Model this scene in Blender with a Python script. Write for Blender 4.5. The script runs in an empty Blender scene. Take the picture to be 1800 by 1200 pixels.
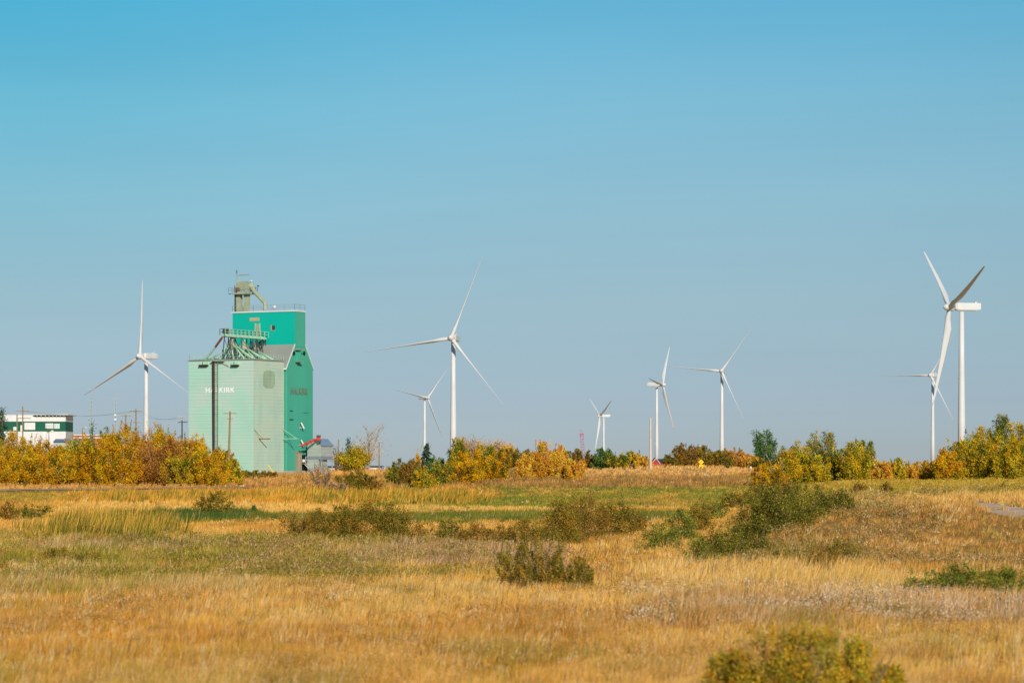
import bpy, math, random
import numpy as np
from mathutils import Vector, Matrix
R = math.radians
scene = bpy.context.scene
col = scene.collection

# ------------------------------------------------------------------ camera, sky, sun, exposure
F = 5000.0; CX = 900.0; HY = 820.0            # focal length, centre column and eye level in photograph pixels
cam_d = bpy.data.cameras.new('camera'); cam = bpy.data.objects.new('camera', cam_d); col.objects.link(cam)
cam.location = (0, 0, 0); cam.rotation_euler = (R(90), 0, 0)
cam_d.sensor_width = 36; cam_d.lens = 36 * F / 1800; cam_d.shift_y = (HY - 600) / 1800
cam_d.clip_start = 1; cam_d.clip_end = 60000
cam_d.dof.use_dof = True; cam_d.dof.focus_distance = 420; cam_d.dof.aperture_fstop = 1.8
scene.camera = cam
SKY = [(0.004, (0.477, 0.583, 0.864)), (0.023, (0.486, 0.577, 0.838)), (0.0585, (0.576, 0.661, 0.769)), (0.093, (0.634, 0.79, 0.822)), (0.128, (0.602, 0.911, 0.911)), (0.16, (0.465, 0.964, 0.99)), (0.4, (0.5, 0.82, 0.88)), (1.0, (0.55, 0.8, 0.88))]
SUN_AZ, SUN_EL = 15.0, 24.0                    # degrees right of straight behind the camera; height
sdir = Vector((math.sin(R(SUN_AZ)) * math.cos(R(SUN_EL)), -math.cos(R(SUN_AZ)) * math.cos(R(SUN_EL)), math.sin(R(SUN_EL))))
sun_d = bpy.data.lights.new('sun', 'SUN'); sun_d.energy = 4.3; sun_d.angle = R(0.53); sun_d.color = (1.0, .93, .82)
sun = bpy.data.objects.new('sun', sun_d); col.objects.link(sun)
sun.rotation_euler = sdir.to_track_quat('Z', 'Y').to_euler()
world = bpy.data.worlds.new('World'); scene.world = world; world.use_nodes = True
wn = world.node_tree.nodes; wl = world.node_tree.links
bg = wn['Background']; sky = wn.new('ShaderNodeTexSky'); sky.sky_type = 'NISHITA'; sky.sun_disc = False
sky.sun_elevation = R(SUN_EL); sky.sun_rotation = math.atan2(sdir.x, sdir.y)
sky.altitude = 800; sky.air_density = 1.0; sky.dust_density = 0.3; sky.ozone_density = 2.5
hs = wn.new('ShaderNodeHueSaturation'); hs.inputs['Saturation'].default_value = 1.0
tint = wn.new('ShaderNodeMix'); tint.data_type = 'RGBA'; tint.blend_type = 'MULTIPLY'
tint.inputs['Factor'].default_value = 1; tint.inputs['B'].default_value = (1, 1, 1, 1)
wl.new(sky.outputs[0], hs.inputs['Color']); wl.new(hs.outputs[0], tint.inputs['A'])
geo = wn.new('ShaderNodeTexCoord'); sep = wn.new('ShaderNodeSeparateXYZ'); wl.new(geo.outputs['Generated'], sep.inputs[0])
ramp = wn.new('ShaderNodeValToRGB'); wl.new(sep.outputs['Z'], ramp.inputs[0])          # tint by height: greyer blue low, teal higher, darkened overhead to deepen shadows
ramp.color_ramp.elements[0].position = SKY[0][0]; ramp.color_ramp.elements[0].color = (*SKY[0][1], 1)
ramp.color_ramp.elements[1].position = SKY[-1][0]; ramp.color_ramp.elements[1].color = (*SKY[-1][1], 1)
for p_, c_ in SKY[1:-1]:
    e_ = ramp.color_ramp.elements.new(p_); e_.color = (*c_, 1)
mrx = wn.new('ShaderNodeMapRange'); mrx.interpolation_type = 'SMOOTHSTEP'; wl.new(sep.outputs['X'], mrx.inputs[0]); mrx.inputs[1].default_value = .06; mrx.inputs[2].default_value = -.21
mrz = wn.new('ShaderNodeMapRange'); mrz.interpolation_type = 'SMOOTHSTEP'; wl.new(sep.outputs['Z'], mrz.inputs[0]); mrz.inputs[1].default_value = .02; mrz.inputs[2].default_value = .2
mlx = wn.new('ShaderNodeMath'); mlx.operation = 'MULTIPLY'; wl.new(mrx.outputs[0], mlx.inputs[0]); wl.new(mrz.outputs[0], mlx.inputs[1])
smp = wn.new('ShaderNodeMapping'); smp.inputs['Scale'].default_value = (3, 3, 22); wl.new(geo.outputs['Generated'], smp.inputs[0])
snz = wn.new('ShaderNodeTexNoise'); snz.inputs['Scale'].default_value = 1.6; snz.inputs['Detail'].default_value = 3; wl.new(smp.outputs[0], snz.inputs['Vector'])
snr = wn.new('ShaderNodeMapRange'); wl.new(snz.outputs['Fac'], snr.inputs[0]); snr.inputs[1].default_value = .3; snr.inputs[2].default_value = .7; snr.inputs[3].default_value = .975; snr.inputs[4].default_value = 1.025
cyn = wn.new('ShaderNodeMix'); cyn.data_type = 'RGBA'; cyn.blend_type = 'MULTIPLY'; wl.new(mlx.outputs[0], cyn.inputs['Factor']); wl.new(ramp.outputs[0], cyn.inputs['A']); cyn.inputs['B'].default_value = (.5, .93, .95, 1)
cy2 = wn.new('ShaderNodeMix'); cy2.data_type = 'RGBA'; cy2.blend_type = 'MULTIPLY'; cy2.inputs['Factor'].default_value = 1; wl.new(cyn.outputs['Result'], cy2.inputs['A']); wl.new(snr.outputs[0], cy2.inputs['B'])
wl.new(cy2.outputs['Result'], tint.inputs['B']); wl.new(tint.outputs['Result'], bg.inputs['Color']); bg.inputs['Strength'].default_value = 0.085
scene.view_settings.view_transform = 'Standard'; scene.view_settings.look = 'None'
scene.view_settings.exposure = 0.0; scene.view_settings.gamma = 1
scene.cycles.max_bounces = 6; scene.cycles.transparent_max_bounces = 4

# ------------------------------------------------------------------ helpers
def lin(r, g, b):
    f = lambda c: (c / 255 / 12.92) if c <= 10.3 else ((c / 255 + .055) / 1.055) ** 2.4
    return np.array([f(r), f(g), f(b)])

def material(name, color=(.5, .5, .5), rough=.6, metal=0.0, noise=0.0, nscale=1.0, spec=.3, corr=None, streak=0.0, dirt=None):
    """painted / weathered surface: base colour, patchy variation, optional corrugation bump (axis, pitch)."""
    m = bpy.data.materials.new(name); m.use_nodes = True
    n = m.node_tree.nodes; l = m.node_tree.links; b = n['Principled BSDF']
    b.inputs['Roughness'].default_value = rough; b.inputs['Metallic'].default_value = metal
    b.inputs['Specular IOR Level'].default_value = spec
    b.inputs['Base Color'].default_value = (*color, 1)
    tc = n.new('ShaderNodeTexCoord')
    last = None
    if noise:
        mp = n.new('ShaderNodeMapping'); l.new(tc.outputs['Object'], mp.inputs['Vector'])
        mp.inputs['Scale'].default_value = (nscale, nscale, nscale * (.12 if streak else 1))
        t = n.new('ShaderNodeTexNoise'); t.inputs['Scale'].default_value = 1; t.inputs['Detail'].default_value = 5
        l.new(mp.outputs[0], t.inputs['Vector'])
        r = n.new('ShaderNodeMapRange'); r.inputs[1].default_value = .3; r.inputs[2].default_value = .7
        r.inputs[3].default_value = 1 - noise; r.inputs[4].default_value = 1 + noise * .6
        l.new(t.outputs['Fac'], r.inputs[0])
        mx = n.new('ShaderNodeMix'); mx.data_type = 'RGBA'; mx.blend_type = 'MULTIPLY'; mx.inputs['Factor'].default_value = 1
        mx.inputs['A'].default_value = (*color, 1); l.new(r.outputs[0], mx.inputs['B']); last = mx.outputs['Result']
        if dirt is not None:
            t2 = n.new('ShaderNodeTexNoise'); t2.inputs['Scale'].default_value = .22; t2.inputs['Detail'].default_value = 3
            l.new(tc.outputs['Object'], t2.inputs['Vector'])
            r2 = n.new('ShaderNodeMapRange'); r2.inputs[1].default_value = .42; r2.inputs[2].default_value = .6
            l.new(t2.outputs['Fac'], r2.inputs[0])
            m2 = n.new('ShaderNodeMix'); m2.data_type = 'RGBA'; l.new(r2.outputs[0], m2.inputs['Factor'])
            l.new(last, m2.inputs['A']); m2.inputs['B'].default_value = (*dirt, 1); last = m2.outputs['Result']
    if corr:
        axis, pitch, depth = corr
        sx = n.new('ShaderNodeSeparateXYZ'); l.new(tc.outputs['Object'], sx.inputs[0])
        dv = n.new('ShaderNodeMath'); dv.operation = 'DIVIDE'; dv.inputs[1].default_value = pitch
        if axis == 'H':      # vertical ribs on every wall
            ad = n.new('ShaderNodeMath'); ad.operation = 'ADD'; l.new(sx.outputs['X'], ad.inputs[0]); l.new(sx.outputs['Y'], ad.inputs[1])
            l.new(ad.outputs[0], dv.inputs[0])
        else:
            l.new(sx.outputs[axis], dv.inputs[0])
        pg = n.new('ShaderNodeMath'); pg.operation = 'PINGPONG'; pg.inputs[1].default_value = .5; l.new(dv.outputs[0], pg.inputs[0])
        bp = n.new('ShaderNodeBump'); bp.inputs['Strength'].default_value = .35; bp.inputs['Distance'].default_value = depth
        l.new(pg.outputs[0], bp.inputs['Height']); l.new(bp.outputs[0], b.inputs['Normal'])
        # thin seam between sheets, a real overlap line with rust and dirt in it
        fl = n.new('ShaderNodeMath'); fl.operation = 'FRACT'; d3 = n.new('ShaderNodeMath'); d3.operation = 'DIVIDE'; d3.inputs[1].default_value = 2
        l.new(dv.outputs[0], d3.inputs[0]); l.new(d3.outputs[0], fl.inputs[0])
        ls = n.new('ShaderNodeMath'); ls.operation = 'LESS_THAN'; ls.inputs[1].default_value = .14; l.new(fl.outputs[0], ls.inputs[0])
        wv = n.new('ShaderNodeTexNoise'); wv.inputs['Scale'].default_value = .5; l.new(tc.outputs['Object'], wv.inputs['Vector'])
        ml = n.new('ShaderNodeMath'); ml.operation = 'MULTIPLY'; l.new(ls.outputs[0], ml.inputs[0]); l.new(wv.outputs['Fac'], ml.inputs[1])
        m3 = n.new('ShaderNodeMix'); m3.data_type = 'RGBA'; m3.inputs['B'].default_value = (*(np.array(color) * .72), 1)
        l.new(ml.outputs[0], m3.inputs['Factor'])
        if last is not None: l.new(last, m3.inputs['A'])
        else: m3.inputs['A'].default_value = (*color, 1)
        last = m3.outputs['Result']
    if last is not None: l.new(last, b.inputs['Base Color'])
    return m

def leaf_material(name, trans=.25, attr='col'):
    m = bpy.data.materials.new(name); m.use_nodes = True
    n = m.node_tree.nodes; l = m.node_tree.links
    for x in list(n): n.remove(x)
    out = n.new('ShaderNodeOutputMaterial'); a = n.new('ShaderNodeAttribute'); a.attribute_name = attr
    d = n.new('ShaderNodeBsdfDiffuse'); t = n.new('ShaderNodeBsdfTranslucent'); mx = n.new('ShaderNodeMixShader')
    mx.inputs[0].default_value = trans
    l.new(a.outputs['Color'], d.inputs['Color']); l.new(a.outputs['Color'], t.inputs['Color'])
    l.new(d.outputs[0], mx.inputs[1]); l.new(t.outputs[0], mx.inputs[2]); l.new(mx.outputs[0], out.inputs['Surface'])
    return m

M = {}
M['leaf'] = leaf_material('leaf_surface', .12); M['blade'] = leaf_material('grass_blade', .12)
M['bark'] = material('bark', lin(120, 100, 80), .9, noise=.3, nscale=3)
M['palebark'] = material('pale_bark', lin(175, 160, 140), .9, noise=.3, nscale=3)
M['turbine'] = material('turbine_paint', (.63, .625, .62), .45, noise=.04, nscale=.15)
M['white'] = material('white_paint', (.68, .68, .66), .6, noise=.06, nscale=.6)
M['mint'] = material('mint_sheet', lin(170, 212, 192), .55, noise=.05, nscale=.25, corr=('Z', .33, .05), dirt=lin(184, 208, 194))
M['mintgrey'] = material('weathered_mint_sheet', lin(176, 202, 184), .6, noise=.16, nscale=.5, corr=('Z', .33, .05), streak=1, dirt=lin(182, 200, 178))
M['mintpatch'] = material('faded_patch', lin(152, 174, 146), .7, noise=.18, nscale=1.5, streak=1, corr=('Z', .33, .03))
M['sidegreen'] = material('green_sheet', lin(70, 166, 140), .5, noise=.07, nscale=.3, corr=('H', .30, .05), streak=1)
M['teal'] = material('teal_sheet', lin(0, 178, 158), .5, noise=.03, nscale=.2)
M['roofgrey'] = material('galvanised_roof', lin(148, 150, 142), .5, noise=.06, nscale=.4, corr=('X', .3, .03), streak=1)
M['greensteel'] = material('pale_green_steel', lin(165, 205, 175), .5, noise=.15, nscale=1)
M['darksteel'] = material('dark_steel', lin(70, 80, 75), .6, noise=.2, nscale=1)
M['olivesteel'] = material('khaki_painted_steel', lin(160, 168, 140), .55, noise=.15, nscale=1)
M['rust'] = material('rusty_steel', lin(150, 100, 60), .8, noise=.3, nscale=2)
M['tan'] = material('tan_board', lin(190, 170, 130), .8, noise=.1)
M['dark'] = material('dark_opening_and_shade', (.012, .014, .014), .7)
M['glass'] = material('window_glass', (.05, .05, .055), .15, spec=.5)
M['wood'] = material('weathered_wood', lin(160, 150, 125), .9, noise=.3, nscale=1.2, streak=1)
M['pole'] = material('pole_wood', lin(150, 125, 85), .9, noise=.2, nscale=1)
M['greypole'] = material('grey_pole_wood', lin(205, 188, 176), .9, noise=.15, nscale=1)
M['galv'] = material('galvanised_bin', lin(178, 186, 178), .45, metal=.2, noise=.12, nscale=.8, corr=('Z', .4, .03))
M['galvrail'] = material('dull_rail', lin(120, 135, 135), .6)
M['bluegrey'] = material('bluegrey_roof', lin(120, 140, 160), .5, noise=.1)
M['red'] = material('red_paint', lin(215, 50, 40), .5, noise=.1)
M['barnred'] = material('barn_red', lin(170, 45, 50), .6, noise=.1)
M['darkgreen'] = material('dark_green_cladding', lin(0, 88, 66), .6, noise=.08)
M['brick'] = material('orange_brick', lin(185, 110, 60), .8, noise=.15)
M['yellow'] = material('yellow_sign_face', lin(255, 205, 0), .5, noise=.03)
M['black'] = material('black_paint', (.015, .012, .01), .6)
M['magenta'] = material('faded_red_steel', lin(175, 85, 120), .6, noise=.1)
M['text'] = material('white_lettering', (.92, .93, .91), .6)
M['brown'] = material('brown_lettering', lin(104, 118, 98), .8)
M['ins'] = material('porcelain', (.6, .6, .62), .3)
M['concrete'] = material('concrete', lin(170, 160, 145), .9, noise=.15)

class MB:
    """collects simple solids; build() links them as one mesh object"""
    def __init__(s): s.v = []; s.f = []; s.mi = []; s.m = 0
    def add(s, vs, fs):
        o = len(s.v); s.v += [tuple(v) for v in vs]; s.f += [tuple(i + o for i in f) for f in fs]; s.mi += [s.m] * len(fs); return s
    def box(s, x0, x1, y0, y1, z0, z1):
        return s.add([(x0,y0,z0),(x1,y0,z0),(x1,y1,z0),(x0,y1,z0),(x0,y0,z1),(x1,y0,z1),(x1,y1,z1),(x0,y1,z1)],
                     [(3,2,1,0),(4,5,6,7),(0,1,5,4),(1,2,6,5),(2,3,7,6),(3,0,4,7)])
    def tube(s, pts, radii, n=8, caps=True):
        pts = [Vector(p) for p in pts]
        if not hasattr(radii, '__len__'): radii = [radii] * len(pts)
        vs = []; fs = []
        up = None
        for i, p in enumerate(pts):
            d = (pts[min(i + 1, len(pts) - 1)] - pts[max(i - 1, 0)]).normalized()
            if up is None: up = d.orthogonal().normalized()
            a = (up - d * up.dot(d)).normalized(); b = d.cross(a); up = a
            for k in range(n):
                t = 2 * math.pi * k / n
                vs.append(p + (a * math.cos(t) + b * math.sin(t)) * radii[i])
        for i in range(len(pts) - 1):
            for k in range(n):
                k2 = (k + 1) % n
                fs.append((i * n + k, i * n + k2, (i + 1) * n + k2, (i + 1) * n + k))
        if caps:
            fs.append(tuple(range(n))[::-1]); fs.append(tuple((len(pts) - 1) * n + k for k in range(n)))
        return s.add(vs, fs)
    def prism(s, poly, axis, a, b):
        """poly in the two other axes extruded along axis from a to b"""
        def P(u, v, w): return {'x': (w, u, v), 'y': (u, w, v), 'z': (u, v, w)}[axis]
        n = len(poly)
        return s.add([P(u, v, a) for u, v in poly] + [P(u, v, b) for u, v in poly],
                     [tuple(range(n)), tuple(range(n, 2 * n))[::-1]] + [(i, i + n, (i + 1) % n + n, (i + 1) % n) for i in range(n)])
    def build(s, name, mat, parent=None, smooth=False):
        me = bpy.data.meshes.new(name); me.from_pydata(s.v, [], s.f); me.validate()
        mats = mat if isinstance(mat, (list, tuple)) else [mat]
        for mm in mats: me.materials.append(mm)
        if len(mats) > 1 and len(me.polygons) == len(s.mi): me.polygons.foreach_set('material_index', s.mi)
        import bmesh
        bm = bmesh.new(); bm.from_mesh(me); bmesh.ops.recalc_face_normals(bm, faces=bm.faces); bm.to_mesh(me); bm.free()
        if smooth: me.polygons.foreach_set('use_smooth', [True] * len(me.polygons))
        o = bpy.data.objects.new(name, me); col.objects.link(o)
        if parent is not None: o.parent = parent
        return o

def tag(o, label=None, cat=None, group=None, kind=None):
    if label: o['label'] = label
    if cat: o['category'] = cat
    if group: o['group'] = group
    if kind: o['kind'] = kind
    return o

def empty(name, loc, rz=0, label=None, cat=None, group=None):
    o = bpy.data.objects.new(name, None); col.objects.link(o); o.location = loc; o.rotation_euler = (0, 0, rz)
    o.empty_display_size = .5
    return tag(o, label, cat, group)

def np_mesh(name, verts, faces_per, nfaces, mat, colors=None, parent=None):
    """verts (N,3) laid out consecutively, every face taking faces_per verts"""
    me = bpy.data.meshes.new(name); nv = len(verts)
    me.vertices.add(nv); me.vertices.foreach_set('co', verts.astype(np.float32).ravel())
    me.loops.add(nv); me.loops.foreach_set('vertex_index', np.arange(nv, dtype=np.int32))
    me.polygons.add(nfaces); me.polygons.foreach_set('loop_start', np.arange(0, nv, faces_per, dtype=np.int32))
    me.polygons.foreach_set('loop_total', np.full(nfaces, faces_per, dtype=np.int32))
    if colors is not None:
        a = me.color_attributes.new('col', 'FLOAT_COLOR', 'POINT')
        c = np.ones((nv, 4), np.float32); c[:, :3] = colors; a.data.foreach_set('color', c.ravel())
    me.update(); me.validate(); me.materials.append(mat)
    if parent == 'mesh': return me
    o = bpy.data.objects.new(name, me); col.objects.link(o)
    if parent is not None: o.parent = parent
    return o

_rg = np.random.RandomState(5); _tab = _rg.rand(257, 257)
def vnoise(x, y):
    xi = np.floor(x).astype(int); yi = np.floor(y).astype(int); fx = x - xi; fy = y - yi
    fx = fx * fx * (3 - 2 * fx); fy = fy * fy * (3 - 2 * fy); xi %= 256; yi %= 256
    a = _tab[xi, yi]; b = _tab[xi + 1, yi]; c = _tab[xi, yi + 1]; d = _tab[xi + 1, yi + 1]
    return (a * (1 - fx) + b * fx) * (1 - fy) + (c * (1 - fx) + d * fx) * fy
def fbm(x, y, o=4):
    s = 0; a = .5; t = 0
    for i in range(o): s = s + a * vnoise(x * 2 ** i + 17 * i, y * 2 ** i + 31 * i); t += a; a *= .5
    return s / t
def sstep(a, b, x): t = np.clip((x - a) / (b - a), 0, 1); return t * t * (3 - 2 * t)

# ------------------------------------------------------------------ terrain: heights from levelled profiles (rows: distance, columns: bearing)
TD = np.array([2, 30, 55, 80, 110, 140, 180, 230, 290, 350, 420, 470, 530, 570, 640, 900, 1500, 4000, 15000.])
TC = np.array([-900, 0, 450, 700, 1000, 1220, 1370, 1510, 1800, 2700.])
TY = np.array([  # picture row at which the ground at that distance appears
 [16000,1500,1200,1092,1035,1000, 962, 932, 907, 886, 866, 851, 843, 841, 838, 832, 828, 825, 821.5],
 [16000,1500,1200,1092,1035,1000, 962, 932, 907, 886, 865, 851, 842, 838, 834, 832, 828, 825, 821.5],
 [16000,1500,1200,1092,1035,1000, 964, 934, 908, 887, 866, 852, 834, 832, 831, 832, 828, 825, 821.5],
 [16000,1500,1200,1092,1035,1000, 965, 936, 910, 888, 870, 856, 838, 829, 829, 832, 828, 825, 821.5],
 [16000,1500,1200,1092,1035,1000, 965, 936, 910, 888, 870, 857, 838, 826, 826, 832, 828, 825, 821.5],
 [16000,1500,1200,1090,1033, 998, 962, 932, 905, 884, 866, 854, 834, 822, 822, 832, 828, 825, 821.5],
 [16000,1500,1200,1090,1032, 996, 960, 928, 900, 880, 862, 850, 833, 826, 826, 832, 828, 825, 821.5],
 [16000,1500,1200,1088,1032, 984, 920, 868, 868, 860, 849, 843, 836, 832, 830, 832, 828, 825, 821.5],
 [16000,1500,1200,1088,1032, 980, 912, 861, 863, 858, 847, 841, 836, 832, 830, 832, 828, 825, 821.5],
 [16000,1500,1200,1088,1032, 978, 908, 858, 861, 856, 846, 841, 836, 832, 830, 832, 828, 825, 821.5]])
TZ = -(TY - HY) / F * TD[None, :]
TZ[:, 0] = -3.9
def _interp_rows(d):
    """smooth (cubic Hermite, finite difference) interpolation of every column's height along log-distance"""
    L = np.log(TD); x = np.log(np.clip(d, TD[0], TD[-1])); i = np.clip(np.searchsorted(L, x) - 1, 0, len(L) - 2)
    h = L[i + 1] - L[i]; t = (x - L[i]) / h
    sl = np.gradient(TZ, L, axis=1)
    h00 = 2*t**3 - 3*t**2 + 1; h10 = t**3 - 2*t**2 + t; h01 = -2*t**3 + 3*t**2; h11 = t**3 - t**2
    return (TZ[:, i] * h00 + sl[:, i] * h10 * h + TZ[:, i + 1] * h01 + sl[:, i + 1] * h11 * h)
def ground(X, Y):
    X = np.asarray(X, float); Y = np.asarray(Y, float); sh = np.broadcast(X, Y).shape
    X = np.broadcast_to(X, sh).ravel(); Y = np.broadcast_to(Y, sh).ravel()
    d = np.maximum(Y, 2.0); c = CX + F * X / np.maximum(d, 30); sh_ = np.clip(235 - d, 0, 100) * 1.7 * np.clip((d - 90) / 40, 0, 1); c = c + sh_ * np.clip((c - 1100) / 150, 0, 1)
    rows = _interp_rows(d)                                     # columns x points
    c = np.clip(c, TC[0], TC[-1] - 1e-6); j = np.clip(np.searchsorted(TC, c) - 1, 0, len(TC) - 2)
    t = (c - TC[j]) / (TC[j + 1] - TC[j]); t = t * t * (3 - 2 * t)
    k = np.arange(len(c)); z = rows[j, k] * (1 - t) + rows[j + 1, k] * t
    a = np.clip((d - 25) / 60, 0, 1) * np.clip((700 - d) / 100, 0, 1)
    z = z + a * ((fbm(X / 9, Y / 14) - .5) * .35 + (fbm(X / 2.5 + 40, Y / 4) - .5) * .12)
    return z.reshape(sh)
def gz(x, y): return float(ground(np.array([x]), np.array([y]))[0])
def hit(px, py, d0=42., d1=640.):
    """nearest ground point seen at picture position px, py"""
    ds = np.linspace(d0, d1, 3000); X = (px - CX) / F * ds; z = ground(X, ds); yy = HY - F * z / ds
    k = np.nonzero(yy <= py)[0]
    d = ds[k[0]] if len(k) else d1
    return float((px - CX) / F * d), float(d)
def at(px, d): return (px - CX) / F * d

def zones(X, Y, seed=0):
    """ground cover by place: colour, blade height (m), relative density. X, Y world"""
    n1 = fbm(X / 6 + 3, Y / 16 + 9); n2 = fbm(X / 1.6, Y / 3.5); n3 = fbm(X / 25 + 5, Y / 60)
    z = ground(X, Y); px = CX + F * X / Y; py = HY - F * z / Y
    wob = (n1 - .5) * 26; fade = np.clip((py - 840) / 60, .2, 1); q = py + wob * fade; w = px + (n2 - .5) * 120 + (n1 - .5) * 200
    C = np.zeros(X.shape + (3,)); C[:] = lin(222, 170, 96)
    H = np.full(X.shape, .38)
    def mix(mask, c, h=None):
        nonlocal C, H
        C = C * (1 - mask[..., None]) + np.asarray(c) * mask[..., None]
        if h is not None: H = H * (1 - mask) + h * mask
    def band(a, b, s=4): return sstep(a - s, a + s, q) * (1 - sstep(b - s, b + s, q))
    def xr(a, b, s=25): return sstep(a - s, a + s, w) * (1 - sstep(b - s, b + s, w))
    mix(sstep(.44, .56, n1) * .85, lin(180, 128, 60)); mix(sstep(.42, .3, n1) * .6, lin(232, 184, 112)); mix(sstep(.6, .7, fbm(X / 2.2 + 44, Y / 3 + 8)) * .6, lin(140, 104, 54)); mix(sstep(.55, .7, n3) * .6, lin(230, 184, 112)); n4 = fbm(X / 2.8 + 60, Y / 3.2 + 7); mix(sstep(.53, .62, n4) * .55, lin(176, 128, 64)); mix(sstep(.60, .68, fbm(X / 3.5 + 90, Y / 5)) * .5, lin(150, 128, 62))
    mix(sstep(.6, .72, n2) * .35, lin(150, 120, 60))
    # near field, greener weeds at the very front
    mix(sstep(1120, 1200, q) * sstep(.5, .62, n1) * .5, lin(165, 140, 55))
    # weedy green belt on the left and mauve weeds
    n5 = fbm(X / 2.2 + 21, Y / 5 + 4); n6 = fbm(X / .9, Y / 2 + 14); mix(band(948, 1004, 8) * xr(-900, 760) * (.1 + .85 * sstep(.44, .56, n5)), lin(146, 134, 54), .5); mix(band(950, 1050, 8) * xr(-900, 820) * sstep(.56, .64, n6) * .7, lin(104, 92, 40), .5); mix(band(940, 1060, 8) * xr(-900, 900) * sstep(.46, .38, n6) * .6, lin(216, 178, 122), .5)
    mix(band(955, 998, 8) * xr(430, 950) * .6, lin(176, 138, 92), .6)
    mix(band(1003, 1050, 6) * xr(-900, 470) * sstep(.4, .6, n1) * .9, lin(182, 150, 102), .6)
    mix(band(1015, 1050, 6) * xr(-900, 330) * sstep(.48, .62, n2) * .7, lin(118, 104, 44), .5)
    # sage along the front of the right side
    mix(band(1048, 1108, 7) * xr(1120, 2600) * (.15 + .6 * sstep(.42, .6, n2)), lin(206, 168, 122), .5)
    mix(band(1056, 1110, 6) * xr(1120, 2600) * sstep(.52, .64, fbm(X / 1.2 + 70, Y / 3)) * .8, lin(120, 96, 42), .5)
    # bright tall straw
    mix(band(1003, 1046, 5) * xr(1130, 1620) * .95, lin(246, 196, 124), .75)
    mix(band(1000, 1030, 5) * xr(640, 900) * .7, lin(224, 172, 88), .7)
    # hill on the right; shade painted into the colour of its left flank
    hill = band(873, 1003, 5) * sstep(1330, 1480, w + (py - 880) * 1.1)
    mix(hill * .85, lin(190, 146, 92), .3); mix(hill * sstep(905, 880, py) * .7, lin(226, 186, 126), .45); mix(hill * band(905, 950, 8) * .45, lin(158, 122, 72), .3); mix(hill * sstep(.5, .6, fbm(X / 3 + 33, Y / 6)) * .6, lin(150, 124, 70), .3); mix(hill * sstep(1600, 1400, w + (py - 880) * 1.1) * .75, lin(138, 110, 56), .4); mix(hill * sstep(.46, .62, n2) * .6, lin(160, 116, 62))
    mix(hill * band(862, 892, 5) * .5, lin(222, 172, 100), .55)
    mix(band(960, 1000, 8) * xr(1230, 1560) * .6, lin(140, 124, 62), .35)
    # green and straw strips on the valley floor
    mix(band(896, 930, 3) * xr(-900, 1300) * .8, lin(212, 160, 84), .3)
    mix(band(897, 904, 2) * xr(-900, 1100), lin(222, 176, 104), .3)
    mix(band(904, 919, 2.5) * xr(230, 1250, 15) * .92, lin(96, 104, 42), .5)
    mix(band(904, 914, 2) * xr(240, 480, 15) * .95, lin(68, 88, 42), .6)
    mix(band(884, 897, 2) * xr(60, 1080), lin(226, 178, 106), .3)
    mix(band(884, 905, 2) * xr(-900, 100) * .8, lin(190, 140, 66), .5)
    mix(band(864, 886, 2) * xr(110, 860) * (.3 + .6 * sstep(.4, .6, fbm(X / 4 + 5, Y / 9))), lin(196, 144, 54), .7)
    mix(band(874, 889, 2) * xr(600, 1340) * .92, lin(122, 120, 50), .25)
    mix(band(855, 874, 2) * xr(900, 2700) * .92, lin(158, 136, 62), .22)
    mix(band(868, 896, 2) * xr(1080, 1340) * .55, lin(178, 138, 74), .3)
    mix(band(836, 862, 2) * xr(1330, 2700) * .95, lin(168, 140, 62), .22)
    mix(band(855, 900, 2) * sstep(.5, .62, fbm(X / 5 + 50, Y / 22)) * xr(620, 2700) * .6, lin(104, 118, 48), .25)
    mix(band(860, 886, 2) * xr(-900, 130) * .8, lin(150, 128, 56), .3)
    # banks
    mix(band(820, 856, 1.5) * xr(640, 1340) * .95, lin(166, 124, 80), .5); mix(band(820, 858, 1.5) * xr(640, 1340) * sstep(.45, .6, fbm(X / 4, Y / 9)) * .6, lin(132, 108, 62), .5)
    mix(band(818, 836, 1.5) * xr(980, 1330) * .8, lin(214, 168, 112), .4)
    mix(band(826, 858, 1.5) * xr(-900, 560) * .9, lin(180, 136, 84), .45)
    mix(band(828, 838, 1.5) * xr(560, 720) * .9, lin(216, 164, 100), .5)
    mix(band(836, 858, 1.5) * xr(520, 720) * .6, lin(160, 124, 74), .5)
    rd = np.interp(px, [-500, -60, 60, 220, 330, 430, 520], [424, 428, 432, 438, 446, 455, 470]); near = (1 - sstep(14, 24, rd - Y)) * (Y < rd + 3) * (px < 470); H = H * (1 - .8 * near)
    C = C * (.82 + .36 * n2)[..., None] * np.array([1.25, 1.21, .92]); C = C * np.minimum(1, .8 / np.maximum(C.max(-1), 1e-6))[..., None]
    return C, H, px, py

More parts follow.
